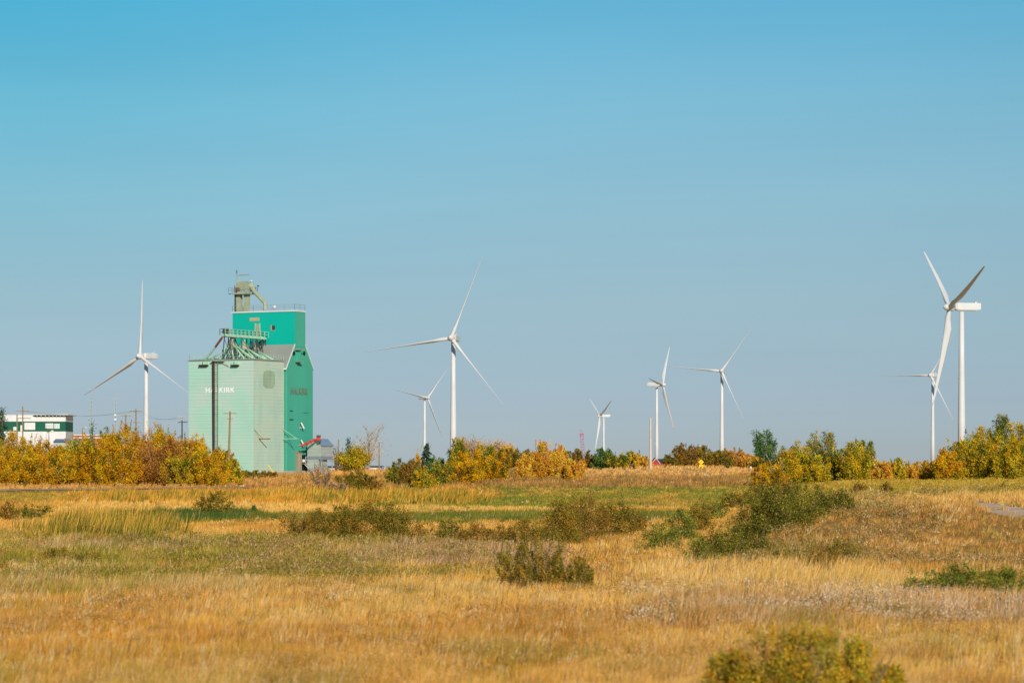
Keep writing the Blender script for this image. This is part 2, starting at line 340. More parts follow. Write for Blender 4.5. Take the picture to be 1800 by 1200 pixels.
# ground: one sheet, fine inside the view, coarse to the horizon
def make_ground():
    def spaced(a): return np.unique(np.concatenate(a))
    t = spaced([np.linspace(-3.5, -.6, 14), np.linspace(-.6, -.26, 18), np.linspace(-.26, .26, 420), np.linspace(.26, .6, 18), np.linspace(.6, 3.5, 14)])
    yv = spaced([[-300, -80, -20, 0, 8, 16, 24, 30, 36], 1 / np.linspace(1 / 40, 1 / 700, 560), [760, 820, 900, 1050, 1250, 1500, 2000, 3000, 4500, 7000, 10000, 15000]])
    T, Yg = np.meshgrid(t, yv); X = T * np.maximum(Yg, 30); Z = ground(X, Yg)
    nr, nc = T.shape
    V = np.stack([X, Yg, Z], -1).reshape(-1, 3)
    i = np.arange(nr - 1)[:, None] * nc + np.arange(nc - 1)[None, :]
    Fc = np.stack([i, i + 1, i + nc + 1, i + nc], -1).reshape(-1, 4)
    me = bpy.data.meshes.new('ground'); me.vertices.add(len(V)); me.vertices.foreach_set('co', V.astype(np.float32).ravel())
    me.loops.add(Fc.size); me.loops.foreach_set('vertex_index', Fc.astype(np.int32).ravel())
    me.polygons.add(len(Fc)); me.polygons.foreach_set('loop_start', np.arange(0, Fc.size, 4, dtype=np.int32))
    me.polygons.foreach_set('loop_total', np.full(len(Fc), 4, np.int32))
    me.polygons.foreach_set('use_smooth', np.ones(len(Fc), bool))
    C, H, px, py = zones(X, np.maximum(Yg, 20))
    far = sstep(650, 1000, Yg); C = C * (1 - far[..., None]) + lin(190, 150, 90) * far[..., None]
    a = me.color_attributes.new('col', 'FLOAT_COLOR', 'POINT'); c = np.ones((len(V), 4), np.float32); c[:, :3] = C.reshape(-1, 3) * .9
    a.data.foreach_set('color', c.ravel()); me.update()
    m = bpy.data.materials.new('soil_and_thatch'); m.use_nodes = True; n = m.node_tree.nodes; l = m.node_tree.links; b = n['Principled BSDF']
    b.inputs['Roughness'].default_value = .95; b.inputs['Specular IOR Level'].default_value = .1
    at_ = n.new('ShaderNodeAttribute'); at_.attribute_name = 'col'; tc = n.new('ShaderNodeTexCoord')
    mp = n.new('ShaderNodeMapping'); mp.inputs['Scale'].default_value = (1.3, .5, 1); l.new(tc.outputs['Object'], mp.inputs[0])
    t1 = n.new('ShaderNodeTexNoise'); t1.inputs['Scale'].default_value = 1.2; t1.inputs['Detail'].default_value = 8; t1.inputs['Roughness'].default_value = .7
    l.new(mp.outputs[0], t1.inputs['Vector'])
    r = n.new('ShaderNodeMapRange'); r.inputs[1].default_value = .3; r.inputs[2].default_value = .7; r.inputs[3].default_value = .6; r.inputs[4].default_value = 1.3
    l.new(t1.outputs['Fac'], r.inputs[0]); mx = n.new('ShaderNodeMix'); mx.data_type = 'RGBA'; mx.blend_type = 'MULTIPLY'; mx.inputs['Factor'].default_value = 1
    l.new(at_.outputs['Color'], mx.inputs['A']); l.new(r.outputs[0], mx.inputs['B']); l.new(mx.outputs['Result'], b.inputs['Base Color'])
    bp = n.new('ShaderNodeBump'); bp.inputs['Distance'].default_value = .3; bp.inputs['Strength'].default_value = .7
    l.new(t1.outputs['Fac'], bp.inputs['Height']); l.new(bp.outputs[0], b.inputs['Normal'])
    me.materials.append(m); o = bpy.data.objects.new('ground', me); col.objects.link(o); tag(o, kind='structure')
make_ground()

def ribbon(name, pts, width, color, lift=.05):
    """a track or road draped on the ground; pts = (px, distance)"""
    P = []; 
    for (a, b) in zip(pts[:-1], pts[1:]):
        for k in range(12):
            t = k / 12; d = a[1] * (1 - t) + b[1] * t; X = at(a[0], a[1]) * (1 - t) + at(b[0], b[1]) * t; P.append((X, d))
    P = np.array(P); D = np.gradient(P, axis=0); D /= np.linalg.norm(D, axis=1)[:, None]; N = np.stack([-D[:, 1], D[:, 0]], 1)
    rows = []
    for s in np.linspace(-1, 1, 7):
        wv = width * (1 + .25 * (vnoise(P[:, 0] / 2 + 9, P[:, 1] / 2) - .5) * (abs(s) == 1))
        q = P + N * (s * wv / 2)[:, None]; rows.append(np.column_stack([q, ground(q[:, 0], q[:, 1]) + lift - .12 * (abs(s) == 1)]))
    mb = MB(); n = len(P); vs = np.concatenate(rows)
    mb.add([tuple(v) for v in vs], [(i * n + k, i * n + k + 1, (i + 1) * n + k + 1, (i + 1) * n + k) for i in range(6) for k in range(n - 1)])
    return tag(mb.build(name, material(name + '_surface', color, .95, noise=.25, nscale=.5), smooth=True), kind='structure')
ribbon('gravel_road', [(-500, 424), (-60, 428), (60, 432), (220, 438), (330, 446), (400, 452), (430, 455)], 4.2, lin(178, 146, 112), .2)
ribbon('dirt_track', [(1680, 205), (1740, 196), (1800, 188), (1900, 176), (2100, 160)], 4.2, lin(206, 176, 146), .10)

# ------------------------------------------------------------------ grass and weeds
def make_tufts(name, X, Y, Z, C, Hh, W, rng, k=9, spread=.5, lean=.45, mat=None):
    """each point becomes a tuft of k blades that fan outwards and share a colour"""
    n = len(X); R_ = lambda a: np.repeat(a, k, 0)
    h = R_(Hh) * (.55 + .6 * rng.rand(n * k)); a = rng.rand(n * k) * 2 * np.pi; r = rng.rand(n * k) ** .5 * R_(Hh) * spread
    x = R_(X) + np.cos(a) * r; y = R_(Y) + np.sin(a) * r; z = R_(Z)
    l = (rng.rand(n * k) * lean + .12) * h; la = a + rng.randn(n * k) * .6; f = rng.rand(n * k) * np.pi
    w = R_(W) * (.6 + .8 * rng.rand(n * k)) / 2; wind = R_(.16 + .14 * rng.rand(n)) * h
    V = np.zeros((n * k, 3, 3)); bx = np.cos(f) * w; by = np.sin(f) * w
    V[:, 0] = np.stack([x - bx, y - by, z - .04], -1); V[:, 1] = np.stack([x + bx, y + by, z - .04], -1)
    V[:, 2] = np.stack([x + np.cos(la) * l + wind, y + np.sin(la) * l, z + h], -1)
    c = R_(C) * (.78 + .44 * rng.rand(n * k))[:, None]; cc = np.repeat(c, 3, 0).reshape(-1, 3, 3); cc[:, 2] *= 1.12; cc = cc.reshape(-1, 3); cc *= np.minimum(1, .85 / cc.max(-1))[:, None]
    return np_mesh(name, V.reshape(-1, 3), 3, n * k, M['blade'], cc)
def grass_field():
    rng = np.random.RandomState(11); N = 150000
    u = rng.rand(N); d = 1 / (1 / 44. - u * (1 / 44. - 1 / 640.)); px = rng.uniform(-260, 2060, N)
    N2 = 110000; d2 = 1 / (1 / 190. - rng.rand(N2) * (1 / 190. - 1 / 650.)); d = np.concatenate([d, d2]); px = np.concatenate([px, rng.uniform(-200, 2000, N2)]); N = len(d)
    X = (px - CX) / F * d; C, H, pxx, py = zones(X, d)
    road = np.zeros(N, bool)
    for pts, wd in (([(-500, 424), (-60, 428), (60, 432), (220, 438), (330, 446), (430, 455), (520, 470)], 2.3), ([(1680, 205), (1740, 196), (1800, 188), (1900, 176), (2100, 160)], 2.6)):
        q = np.array(pts, float); dy = np.interp(px, q[:, 0], q[:, 1]); road |= (np.abs(d - dy) < wd) & (px > q[0, 0]) & (px < q[-1, 0])
    tuft = fbm(X * .9, d * .5, 3); keep = (~road) & (rng.rand(N) < .45 + 1.2 * sstep(.35, .6, tuft))
    X = X[keep]; d = d[keep]; C = C[keep]; H = H[keep]; tuft = tuft[keep]; n = len(X)
    Z = ground(X, d)
    Hh = H * (.5 + .7 * rng.rand(n)) * (.6 + .7 * sstep(.35, .65, tuft)) * np.clip(.62 + d / 420, .7, 1.2)
    W = np.maximum(.010, d / 2844 * .8)
    Cb = C * (.74 + .52 * rng.rand(n) ** 1.2)[:, None] * (1 + .14 * (rng.rand(n, 3) - .5))
    g = rng.rand(n); pale = (g < .09) & (rng.rand(n) < (120 / d) ** 2); Cb[pale] = lin(236, 204, 156) * (.8 + .4 * rng.rand(pale.sum()))[:, None]
    dk = (g > .91) & (rng.rand(n) < 200 / d); Cb[dk] = lin(150, 110, 62)
    gr = (g > .36) & (g < .42) & (d < 200); Cb[gr] = lin(140, 132, 56)
    o = make_tufts('prairie_grass', X, d, Z, np.clip(Cb, 0, .85), Hh, W, rng); tag(o, 'dry golden prairie grass covering the whole field', 'grass', kind='stuff')
grass_field()

def weeds(name, label, cat, area, n, h, w, pal, seed, lean=.15, jit=.3, spread=.4):
    """area: list of (px0, px1, py0, py1) patches, feathered"""
    rng = np.random.RandomState(seed); tot = sum((a[1] - a[0]) * max(a[3] - a[2], 6) for a in area); Xs = []; Ds = []
    for a in area:
        k = int(n / 5 * (a[1] - a[0]) * max(a[3] - a[2], 6) / tot)
        px = rng.uniform(a[0], a[1], k); x0, dn = hit((a[0] + a[1]) / 2, a[3]); x1, df = hit((a[0] + a[1]) / 2, a[2])
        u = rng.rand(k); d = 1 / (1 / dn - u * (1 / dn - 1 / max(df, dn + 2)))
        X = (px - CX) / F * d
        m = fbm(X / 2.2 + seed, d / 5); ed = np.clip(np.minimum(px - a[0], a[1] - px) / 90, 0, 1); eu = np.clip(np.minimum(u, 1 - u) / .3, 0, 1)
        ok = m + ed * .28 + eu * .16 + (rng.rand(k) - .5) * .12 > .5 + .34
        Xs.append(X[ok]); Ds.append(d[ok])
    X = np.concatenate(Xs); d = np.concatenate(Ds); k = len(X); Z = ground(X, d)
    P = np.array([lin(*p) for p in pal]); cl = (fbm(X / 1.2 + 3 * seed, d / 2.5) * len(P) * 1.6 - .3 * len(P) + rng.rand(k) * 2 - 1).astype(int)
    C = P[np.clip(cl, 0, len(P) - 1)] * (.75 + .6 * rng.rand(k))[:, None]
    hv = .5 + .9 * sstep(.35, .65, fbm(X * .8 + 8, d * .4))
    o = make_tufts(name, X, d, Z, C, h * hv * (1 - jit + 2 * jit * rng.rand(k)), np.maximum(w, d / 2844 * 1.0), rng, 7, spread, lean)
    return tag(o, label, cat, kind='stuff')
def forbs(name, label, cat, seed, N, d0, d1, p0, p1, pl, pr, thr=.5, hh=1.0, cm=.55):
    rng = np.random.RandomState(seed)
    d = 1 / (1 / d0 - rng.rand(N) * (1 / d0 - 1 / d1)); px = rng.uniform(p0, p1, N); X = (px - CX) / F * d
    C, H, pxx, py = zones(X, d)
    ok = (fbm(X / 3 + 11, d / 7) + .25 * (fbm(X, d) - .5) + .12 * (rng.rand(N) - .5) > thr) & (rng.rand(N) < .75) & ~((d > 150) & (d < 215) & (px > 1650)); X = X[ok]; d = d[ok]; C = C[ok]; py = py[ok]; n = len(X); k = 16
    pal = np.array([lin(*c) for c in pl]); pk = rng.choice(len(pl), n, p=pr)
    c = cm * pal[pk] + (1 - cm) * C; h = hh * (.22 + .32 * rng.rand(n)) * np.clip(.7 + d / 400, .7, 1.3); r = h * (.5 + .5 * rng.rand(n))
    a = rng.rand(n * k) * 6.28; q = rng.rand(n * k) ** .5; R_ = lambda v: np.repeat(v, k, 0); u = rng.rand(n * k) ** .7
    P = np.stack([R_(X) + np.cos(a) * q * R_(r), R_(d) + np.sin(a) * q * R_(r), R_(ground(X, d)) + R_(h) * u * (1.25 - .5 * q)], -1)
    s = np.maximum(.022, R_(d) / 2844 * 1.3) * (.6 + .8 * rng.rand(n * k)); n1 = rng.randn(n * k, 3); n1[:, 2] *= 1.6; n1 /= np.linalg.norm(n1, axis=1)[:, None]; n2 = np.cross(n1, rng.randn(n * k, 3)); n2 /= np.linalg.norm(n2, axis=1)[:, None]
    A = n1 * s[:, None] * .9; B = n2 * s[:, None] * .33; V = np.stack([P - A, P + B, P + A, P - B], 1).reshape(-1, 3)
    o = np_mesh(name, V, 4, n * k, M['leaf'], np.repeat(np.clip(R_(c) * (.7 + .6 * rng.rand(n * k))[:, None], 0, .85), 4, 0))
    tag(o, label, cat, kind='stuff')
forbs('field_forbs', 'small dried forbs and seed heads scattered through the grass', 'forbs', 21, 30000, 44., 290., -200, 2000, [(206, 170, 128), (150, 112, 62), (132, 122, 52), (176, 140, 96), (112, 100, 46), (224, 196, 156)], [.24, .22, .2, .16, .1, .08])
forbs('sage_clumps', 'whitish grey sage clumps in front of the right hill', 'sage', 22, 4500, 74., 104., 1100, 2000, [(228, 206, 184), (206, 184, 160), (150, 120, 76), (104, 92, 44)], [.38, .26, .2, .16], .5, 1.25, .9)
forbs('green_forbs', 'green and olive leafy forbs on the left half of the field', 'forbs', 23, 22000, 118., 210., -200, 900, [(112, 116, 36), (90, 92, 30), (146, 138, 46), (170, 126, 76)], [.4, .25, .2, .15], .52, 1.2, .9)
forbs('mauve_weeds', 'mauve brown dried weed heads in the middle of the field', 'weeds', 24, 4500, 125., 190., 380, 1000, [(176, 136, 104), (134, 98, 66), (206, 172, 140)], [.45, .3, .25], .5, 1.2, .9)
forbs('slope_scrub', 'low grey brown scrub on the right hill', 'scrub', 25, 7000, 130., 232., 1250, 2000, [(150, 118, 70), (120, 104, 52), (186, 152, 110), (96, 92, 44)], [.35, .25, .25, .15], .54, 1.0, .85)
cat_pal = [(196, 146, 50), (164, 138, 48), (112, 112, 40), (204, 156, 66), (88, 92, 36)]
weeds('cattail_reeds', 'tall yellow green cattail reeds standing left of the valley floor', 'reeds', [(30, 330, 928, 952), (90, 320, 915, 930)], 16000, 1.3, .03, cat_pal, 3, .12, spread=.35)
weeds('cattail_reeds', 'orange yellow reed belt below the road and elevator', 'reeds', [(120, 460, 871, 884), (440, 860, 868, 889)], 30000, 1.0, .03, [(206, 148, 50), (180, 132, 46), (130, 122, 44), (214, 164, 70), (108, 100, 40)], 4, .1)
weeds('sedge', 'dark green sedge strip across the valley floor', 'sedge', [(240, 560, 908, 921), (560, 1250, 908, 924)], 26000, .5, .03, [(66, 86, 38), (92, 102, 42), (80, 96, 42), (120, 116, 50)], 5)
weeds('sagebrush', 'pale grey sage stems in a belt in front of the right hill', 'sage', [(1130, 2000, 1062, 1112)], 40000, .42, .01, [(222, 192, 158), (206, 168, 124), (176, 130, 72), (214, 160, 90), (134, 112, 56)], 6, .5, spread=.6, jit=.45)
weeds('wild_weeds', 'olive green weeds mixed through grass on the left', 'weeds', [(0, 760, 962, 1010), (0, 330, 1020, 1052)], 60000, .40, .01, [(120, 112, 36), (150, 136, 46), (176, 140, 74), (134, 124, 40)], 7, .5)
weeds('dried_weeds', 'mauve brown seed heads of dried weeds in the middle', 'weeds', [(560, 1000, 962, 1004), (0, 420, 950, 972)], 36000, .45, .01, [(176, 140, 104), (150, 112, 74), (196, 164, 128)], 8, .4)

def stalks():
    rng = np.random.RandomState(31); n = 700; d = 1 / (1 / 52. - rng.rand(n) * (1 / 52. - 1 / 190.)); px = rng.uniform(-200, 2000, n); X = (px - CX) / F * d; m = fbm(X / 6 + 70, d / 9) > .5; X = X[m]; d = d[m]; n = len(X)
    c = np.array([lin(128, 78, 44), lin(150, 110, 66), lin(206, 176, 130)])[rng.choice(3, n, p=[.4, .35, .25])]
    o = make_tufts('weed_stalks', X, d, ground(X, d), c, .55 + .3 * rng.rand(n), np.maximum(.02, d / 2844 * 1.1), rng, 3, .15, .15); tag(o, 'tall brown weed stalks standing above the grass', 'weed stalks', kind='stuff')
stalks()

# ------------------------------------------------------------------ trees and bushes
PAL = {
 'gold':   [((216, 160, 26), 5), ((194, 136, 22), 4), ((160, 136, 32), 3), ((92, 94, 28), 2.4), ((196, 124, 30), 1.4)],
 'rust':   [((190, 132, 48), 4), ((160, 106, 52), 4), ((130, 98, 52), 2.5), ((206, 154, 46), 1.5)],
 'yelgreen': [((204, 164, 34), 4), ((160, 146, 38), 3), ((98, 112, 36), 3.4), ((216, 158, 34), 1.6)],
 'green':  [((74, 104, 50), 4), ((96, 122, 54), 3), ((54, 82, 44), 3), ((130, 140, 58), 1)],
 'greengold': [((98, 110, 38), 4), ((130, 130, 42), 3), ((200, 158, 34), 3.2), ((68, 84, 32), 2.4)],
 'olive':  [((116, 106, 38), 4), ((84, 82, 32), 3), ((150, 124, 44), 2.6), ((174, 122, 44), 1.2)],
 'oliverust': [((138, 108, 42), 4), ((150, 106, 46), 3), ((88, 84, 34), 3), ((176, 130, 52), 1)],
 'orange': [((226, 158, 44), 5), ((232, 178, 64), 3), ((202, 132, 46), 3), ((166, 134, 54), 1)],
 'pink':   [((190, 150, 112), 4), ((204, 160, 90), 3), ((168, 134, 112), 3), ((186, 164, 76), 1)],
 'forebush': [((150, 140, 44), 4), ((196, 158, 44), 4), ((116, 122, 40), 3), ((206, 140, 40), 2)],
 'spruce': [((58, 84, 64), 4), ((72, 98, 72), 3), ((44, 66, 52), 3)],
 'dark':   [((98, 98, 34), 4), ((58, 62, 24), 3), ((134, 124, 44), 3), ((172, 150, 64), 1.6)],
 'twig':   [((164, 132, 112), 4), ((146, 116, 96), 3), ((128, 108, 78), 2)],
 'shrubgreen': [((104, 112, 40), 4), ((136, 134, 50), 3), ((80, 92, 34), 3), ((166, 146, 60), 1.8)],
}
def crown_mesh(name, W, H, pal, seed, leaves=2200, up=.5, size=.17, nb=26, base=.08, shape='bush', tight=.11, spikes=0):
    """leaf clumps spread along branches that fill the crown"""
    rng = np.random.RandomState(seed); P = PAL[pal]; pc = np.array([lin(*c) for c, _ in P]); pw = np.array([w for _, w in P], float); pw /= pw.sum()
    V = []; Cc = []; pk_ = [.38, .5, .3, .42][seed % 4]; pe_ = [2.6, 2.4, 2.0, 2.2][seed % 4]
    for b in range(nb + spikes):
        sp = b >= nb; a = rng.rand() * 2 * np.pi; t = rng.rand()
        if shape == 'cone':
            hb = base * H + (H * (1 - base)) * (b + .5) / nb; r = W / 2 * (1 - (hb / H)) ** .85 * (.8 + .4 * rng.rand()); p0 = np.array([0, 0, hb + .03 * H]); p1 = np.array([math.cos(a) * r, math.sin(a) * r, hb - .05 * H]); k = int(leaves / nb * (1.7 - 1.4 * hb / H)) + 4
        elif shape == 'round':
            ph = math.acos(1 - 1.5 * rng.rand()); rr = .5 + .5 * rng.rand() ** .5; p1 = np.array([math.cos(a) * math.sin(ph) * W / 2 * rr, math.sin(a) * math.sin(ph) * W / 2 * rr, H * .5 + H * .46 * math.cos(ph) * rr]); p0 = np.array([p1[0] * .3, p1[1] * .3, max(base * H, p1[2] * .55)]); k = int(leaves / nb * (.6 + .8 * rng.rand()))
        else:
            zz = base * .5 + (.95 - base) * rng.rand() ** 1.15; prof = (1 - (max(0, zz - pk_) / (1.01 - pk_)) ** pe_) ** .5 if zz < 1 else 0
            r0 = W / 2 * .93 * (rng.rand() ** .45) * prof * (.85 + .15 * min(1, zz / .25)) * (.8 + .35 * math.sin(3 * a + seed) * .5)
            zz *= (.84 + .16 * math.sin(2 * a + seed * 1.7))
            if sp:
                zz = .8; r0 = W / 2 * rng.rand() * .55; lg = .1 + .2 * rng.rand(); p0 = np.array([math.cos(a) * r0, math.sin(a) * r0, H * .8]); p1 = p0 + np.array([rng.randn() * .04 * H, 0, lg * H]); k = int(leaves / nb * .3)
            else:
                sp_l = min(W, H) * (.10 + .10 * up); p0 = np.array([math.cos(a) * r0 * .8, math.sin(a) * r0 * .8, H * zz - sp_l * .6]); p1 = np.array([math.cos(a) * r0, math.sin(a) * r0, H * zz + sp_l * (.5 + .5 * rng.rand())]); k = int(leaves / nb * (.6 + .8 * rng.rand()))
        u = rng.rand(k) ** (.75 if shape != 'cone' else .6)
        wid = tight * .56 * min(W, H * 1.2) * (1.0 - .55 * u) * (.3 if sp else 1)
        if shape == 'cone': wid = np.full(k, .035 * H) * (1.2 - .8 * u)
        if shape == 'round': wid = np.full(k, tight * W * .85)
        q = p0 + (p1 - p0) * u[:, None] + rng.randn(k, 3) * wid[:, None] * np.array([1, 1, .8 if shape != 'cone' else .5])
        q[:, 2] = np.maximum(q[:, 2], .04 * H)
        main = pc[rng.choice(len(pc), p=pw)]; c = np.where((rng.rand(k) < .62)[:, None], main, pc[rng.choice(len(pc), size=k, p=pw)])
        c = c * 1.22 * (.78 + .44 * rng.rand(k))[:, None] * (.66 + .6 * rng.rand())
        s = size * (.6 + .8 * rng.rand(k)); n1 = rng.randn(k, 3); n1 /= np.linalg.norm(n1, axis=1)[:, None]; n2 = np.cross(n1, rng.randn(k, 3)); n2 /= np.linalg.norm(n2, axis=1)[:, None]
        A = n1 * s[:, None] * .5; B = n2 * s[:, None] * .36
        V.append(np.stack([q - A, q + B, q + A, q - B], 1)); Cc.append(np.repeat(c, 4, 0))
    V = np.concatenate(V).reshape(-1, 3); Cc = np.concatenate(Cc)
    return np_mesh(name, V, 4, len(V) // 4, M['leaf'], np.clip(Cc, 0, .8), 'mesh')
def stem_mesh(name, W, H, seed, mat, nb=7, single=False, fine=0, r=.05, ratio=.75):
    rng = random.Random(seed); mb = MB()
    if single:
        mb.tube([(0, 0, -.3), (rng.uniform(-.03, .03) * W, 0, H * .5), (0, 0, H * .93)], [r * 2.2, r * 1.3, r * .25], 6); base = [(0, 0, H * k) for k in (.2, .3, .4, .5, .6, .7, .8)]
    else: base = []
    for i in range(nb):
        a = rng.uniform(0, 6.28); rr = W / 2 * rng.uniform(.2, 1) * .8; h = H * rng.uniform(.55, ratio + .15)
        if single: b = base[i % len(base)]; pts = [b, (math.cos(a) * rr * .5, math.sin(a) * rr * .5, b[2] + H * .12), (math.cos(a) * rr, math.sin(a) * rr, min(H, b[2] + H * .28))]
        else: pts = [(math.cos(a) * .02, math.sin(a) * .02, -.3), (math.cos(a) * rr * .6, math.sin(a) * rr * .6, h * .5), (math.cos(a) * rr, math.sin(a) * rr, h)]
        mb.tube(pts, [r, r * .7, r * .2], 5)
        for k in range(fine):
            t = rng.uniform(.35, 1); p = Vector(pts[1]).lerp(Vector(pts[2]), t); a2 = a + rng.uniform(-1.3, 1.3); L = H * rng.uniform(.08, .2)
            mb.tube([p, p + Vector((math.cos(a2) * L * .5, math.sin(a2) * L * .5, L * .6)), p + Vector((math.cos(a2) * L * .7, math.sin(a2) * L * .7, L * 1.25))], [r * .45, r * .3, r * .12], 4)
    o = mb.build(name, mat); me = o.data; bpy.data.objects.remove(o); return me

_seed = [100]
def plant(px, py, wpx, hpx, pal, label, cat, name='bush', group=None, d=None, h_true=False, parts=('crown', 'stem'), base=.05, yaw=0, **kw):
    """a bush or tree whose base stands at picture row py (or at distance d), wpx wide and hpx high"""
    _seed[0] += 1; s = _seed[0]; h_true = d is not None
    kw['nb'] = int(kw.get('nb', 26) * 3.6) if kw.get('shape', 'bush') == 'bush' else kw.get('nb', 30)
    if d is None: x, d = hit(px, py)
    else: x = at(px, d)
    wf = 1.42 if kw.get('shape', 'bush') == 'bush' else 1.05; W = wpx * d / F * wf; H = hpx * d / F * (1.04 if h_true else 1.22); t = empty(name, (x, d, gz(x, d) - .05), yaw, label, cat, group)
    sz = kw.pop('size', None) or max(.05, d / 2844 * 1.2)
    area = wpx * hpx; lv = kw.pop('leaves', None) or int(min(20000, max(1500, area * 5)))
    sm = dict(single=kw.pop('single', False), fine=kw.pop('fine', 0), nb=kw.pop('stems', 6), r=kw.pop('r', max(.02, d / 2844 * .45)), mat=kw.pop('bark', M['bark']))
    me = crown_mesh('crown', W, H, pal, s, leaves=lv, size=sz, base=base, **kw)
    c = bpy.data.objects.new(parts[0], me); col.objects.link(c); c.parent = t
    k = bpy.data.objects.new(parts[1], stem_mesh(parts[1], W, H, s, **sm)); col.objects.link(k); k.parent = t
    return t
TR = ('crown', 'trunk')
# thicket of poplars on the left
G1 = 'golden poplars of the thicket left of the elevator'
tops = [(-60, 758), (0, 758), (30, 766), (60, 765), (95, 770), (125, 772), (150, 768), (180, 757), (205, 746), (225, 741), (250, 743), (285, 752), (315, 760), (345, 768), (370, 774), (395, 786), (412, 806)]
def topy(x): return float(np.interp(x, [a for a, _ in tops], [b for _, b in tops]))
rr = random.Random(4)
for i, x in enumerate(range(-50, 412, 17)):
    back = i % 2 == 0; d = 505 + rr.uniform(-8, 14) if back else 466 + rr.uniform(-6, 8)
    xx = x + rr.uniform(-9, 9); w = rr.uniform(44, 96); by = HY - F * gz(at(xx, d), d) / d
    h = by - (topy(xx) if back else topy(xx) + rr.uniform(10, 26)); 
    if x > 385: h = by - topy(xx) - 4; w = 34
    pal = 'rust' if (215 < x < 330 and not back) else ('yelgreen' if rr.random() < .25 else 'gold')
    lab = {'rust': 'rust brown poplar low at the front of the golden thicket', 'gold': 'golden poplar in the thicket left of the mint elevator', 'yelgreen': 'yellow green poplar in the thicket left of the mint elevator'}[pal]
    plant(xx, 0, w, max(h, 25) * .97, pal, lab, 'tree', 'poplar_tree', G1, d=d, parts=TR, up=.4, nb=30, tight=.1, spikes=2, leaves=16000, bark=M['palebark'], stems=5, base=.03)
# dark undergrowth at the foot of the thicket, one shrub each
for i, x in enumerate((20, 75, 130, 190, 245, 300, 350)):
    plant(x, 0, 60, 34, 'dark' if i % 2 else 'olive', 'dark shrub at the foot of the golden thicket', 'shrub', 'shrub', 'dark shrubs under the golden thicket', d=474, parts=('foliage', 'stem'), up=.5, nb=18)
plant(3, 0, 40, 118, 'spruce', 'dark spruce half cut by the left edge beside the green and white building', 'spruce', 'spruce_tree', d=560, parts=TR, shape='cone', nb=56, single=True, leaves=6500)
plant(-40, 0, 70, 124, 'spruce', 'taller dark spruce just outside the left edge', 'spruce', 'spruce_tree', d=570, parts=TR, shape='cone', nb=46, single=True, leaves=3000)
plant(162, 0, 16, 96, 'green', 'small green conifer tip behind the golden thicket', 'conifer', 'spruce_tree', d=540, parts=TR, shape='cone', nb=40, single=True, leaves=900)
plant(70, 0, 16, 90, 'green', 'narrow green sapling in front of the pale lower wall', 'tree', 'young_tree', d=540, parts=TR, up=.9, nb=12, leaves=500, spikes=2)
plant(84, 0, 14, 92, 'green', 'second narrow green sapling right of its twin by the pale wall', 'tree', 'young_tree', d=541, parts=TR, up=.9, nb=12, leaves=450, spikes=2)
# by the elevator's foot
plant(438, 846, 54, 14, 'olive', 'low olive brush at the left corner of the elevator base', 'shrub', 'shrub', d=505, parts=('foliage', 'stem'))
plant(470, 846, 40, 12, 'oliverust', 'low rusty brush below the yellow guy guard', 'shrub', 'shrub', d=507, parts=('foliage', 'stem'))
plant(563, 866, 44, 46, 'twig', 'grey twiggy bush in front of the metal bin', 'bush', 'bush', parts=('foliage', 'stem'), leaves=1100, fine=6, stems=12)
# back row between elevator and centre turbine
plant(648, 0, 74, 72, 'pink', 'bare pinkish tree with few leaves right of the elevator', 'tree', 'bare_tree', d=575, parts=TR, shape='round', leaves=750, fine=9, stems=16, single=True, bark=M['palebark'], nb=40)
plant(622, 0, 56, 46, 'yelgreen', 'yellow green leafy tree left of the bare tree', 'tree', 'poplar_tree', d=570, parts=TR, shape='round', nb=34)
plant(612, 0, 30, 58, 'spruce', 'dark spruce hidden behind the yellow green tree', 'spruce', 'spruce_tree', d=585, parts=TR, shape='cone', nb=40, single=True, leaves=1000)
plant(590, 0, 26, 46, 'twig', 'brown bare sapling beside the steel bin', 'tree', 'bare_tree', d=580, parts=TR, leaves=250, fine=6, stems=9, nb=10)
plant(750, 0, 46, 54, 'spruce', 'dark blue green spruce left of the centre turbine tower', 'spruce', 'spruce_tree', d=545, parts=TR, shape='cone', nb=46, single=True, leaves=5000)
plant(768, 0, 30, 36, 'green', 'rounder green tree right against the blue green spruce', 'tree', 'young_tree', d=530, parts=TR, up=.8)
for px, py, w, h, p, lab in [
  (700, 850, 46, 34, 'greengold', 'green and gold low bush, first left of the spruce row'), (722, 852, 44, 38, 'oliverust', 'rust coloured bush with dark gap left of the spruce'),
  (745, 857, 46, 30, 'yelgreen', 'yellow green bush right in front of the blue green spruce'), (775, 852, 44, 34, 'greengold', 'green gold bush in front of the centre turbine foot'),
  (735, 846, 14, 50, 'orange', 'thin orange sapling sticking up left of the spruce'),
  (595, 868, 36, 20, 'twig', 'small grey brush right of the twiggy bush'), (622, 866, 56, 34, 'olive', 'dark olive shrub below the bare tree'), (650, 866, 44, 24, 'oliverust', 'brownish shrub below the white house')]:
    plant(px, py, w, h, p, lab, 'bush', 'bush', parts=('foliage', 'stem'), up=.7, spikes=3)
G2 = 'yellow poplars in front of the centre turbine'
for i, (px, w, h, p, d, lab) in enumerate([(806, 44, 72, 'greengold', 520, 'green gold poplar covering the foot of the centre turbine tower'), (826, 50, 56, 'gold', 500, 'golden poplar just right of the centre turbine tower'), (850, 46, 60, 'yelgreen', 512, 'yellow green poplar in the middle of the poplar clump'), (874, 46, 52, 'gold', 505, 'golden poplar at the right end of the poplar clump')]):
    plant(px, 0, w, h, p, lab, 'tree', 'poplar_tree', G2, d=d, parts=TR, up=.8, nb=22, tight=.09, spikes=3, bark=M['palebark'])
plant(818, 850, 60, 34, 'gold', 'low golden bush spilling down the bank under the poplars', 'bush', 'bush', parts=('foliage', 'stem'), up=.5)
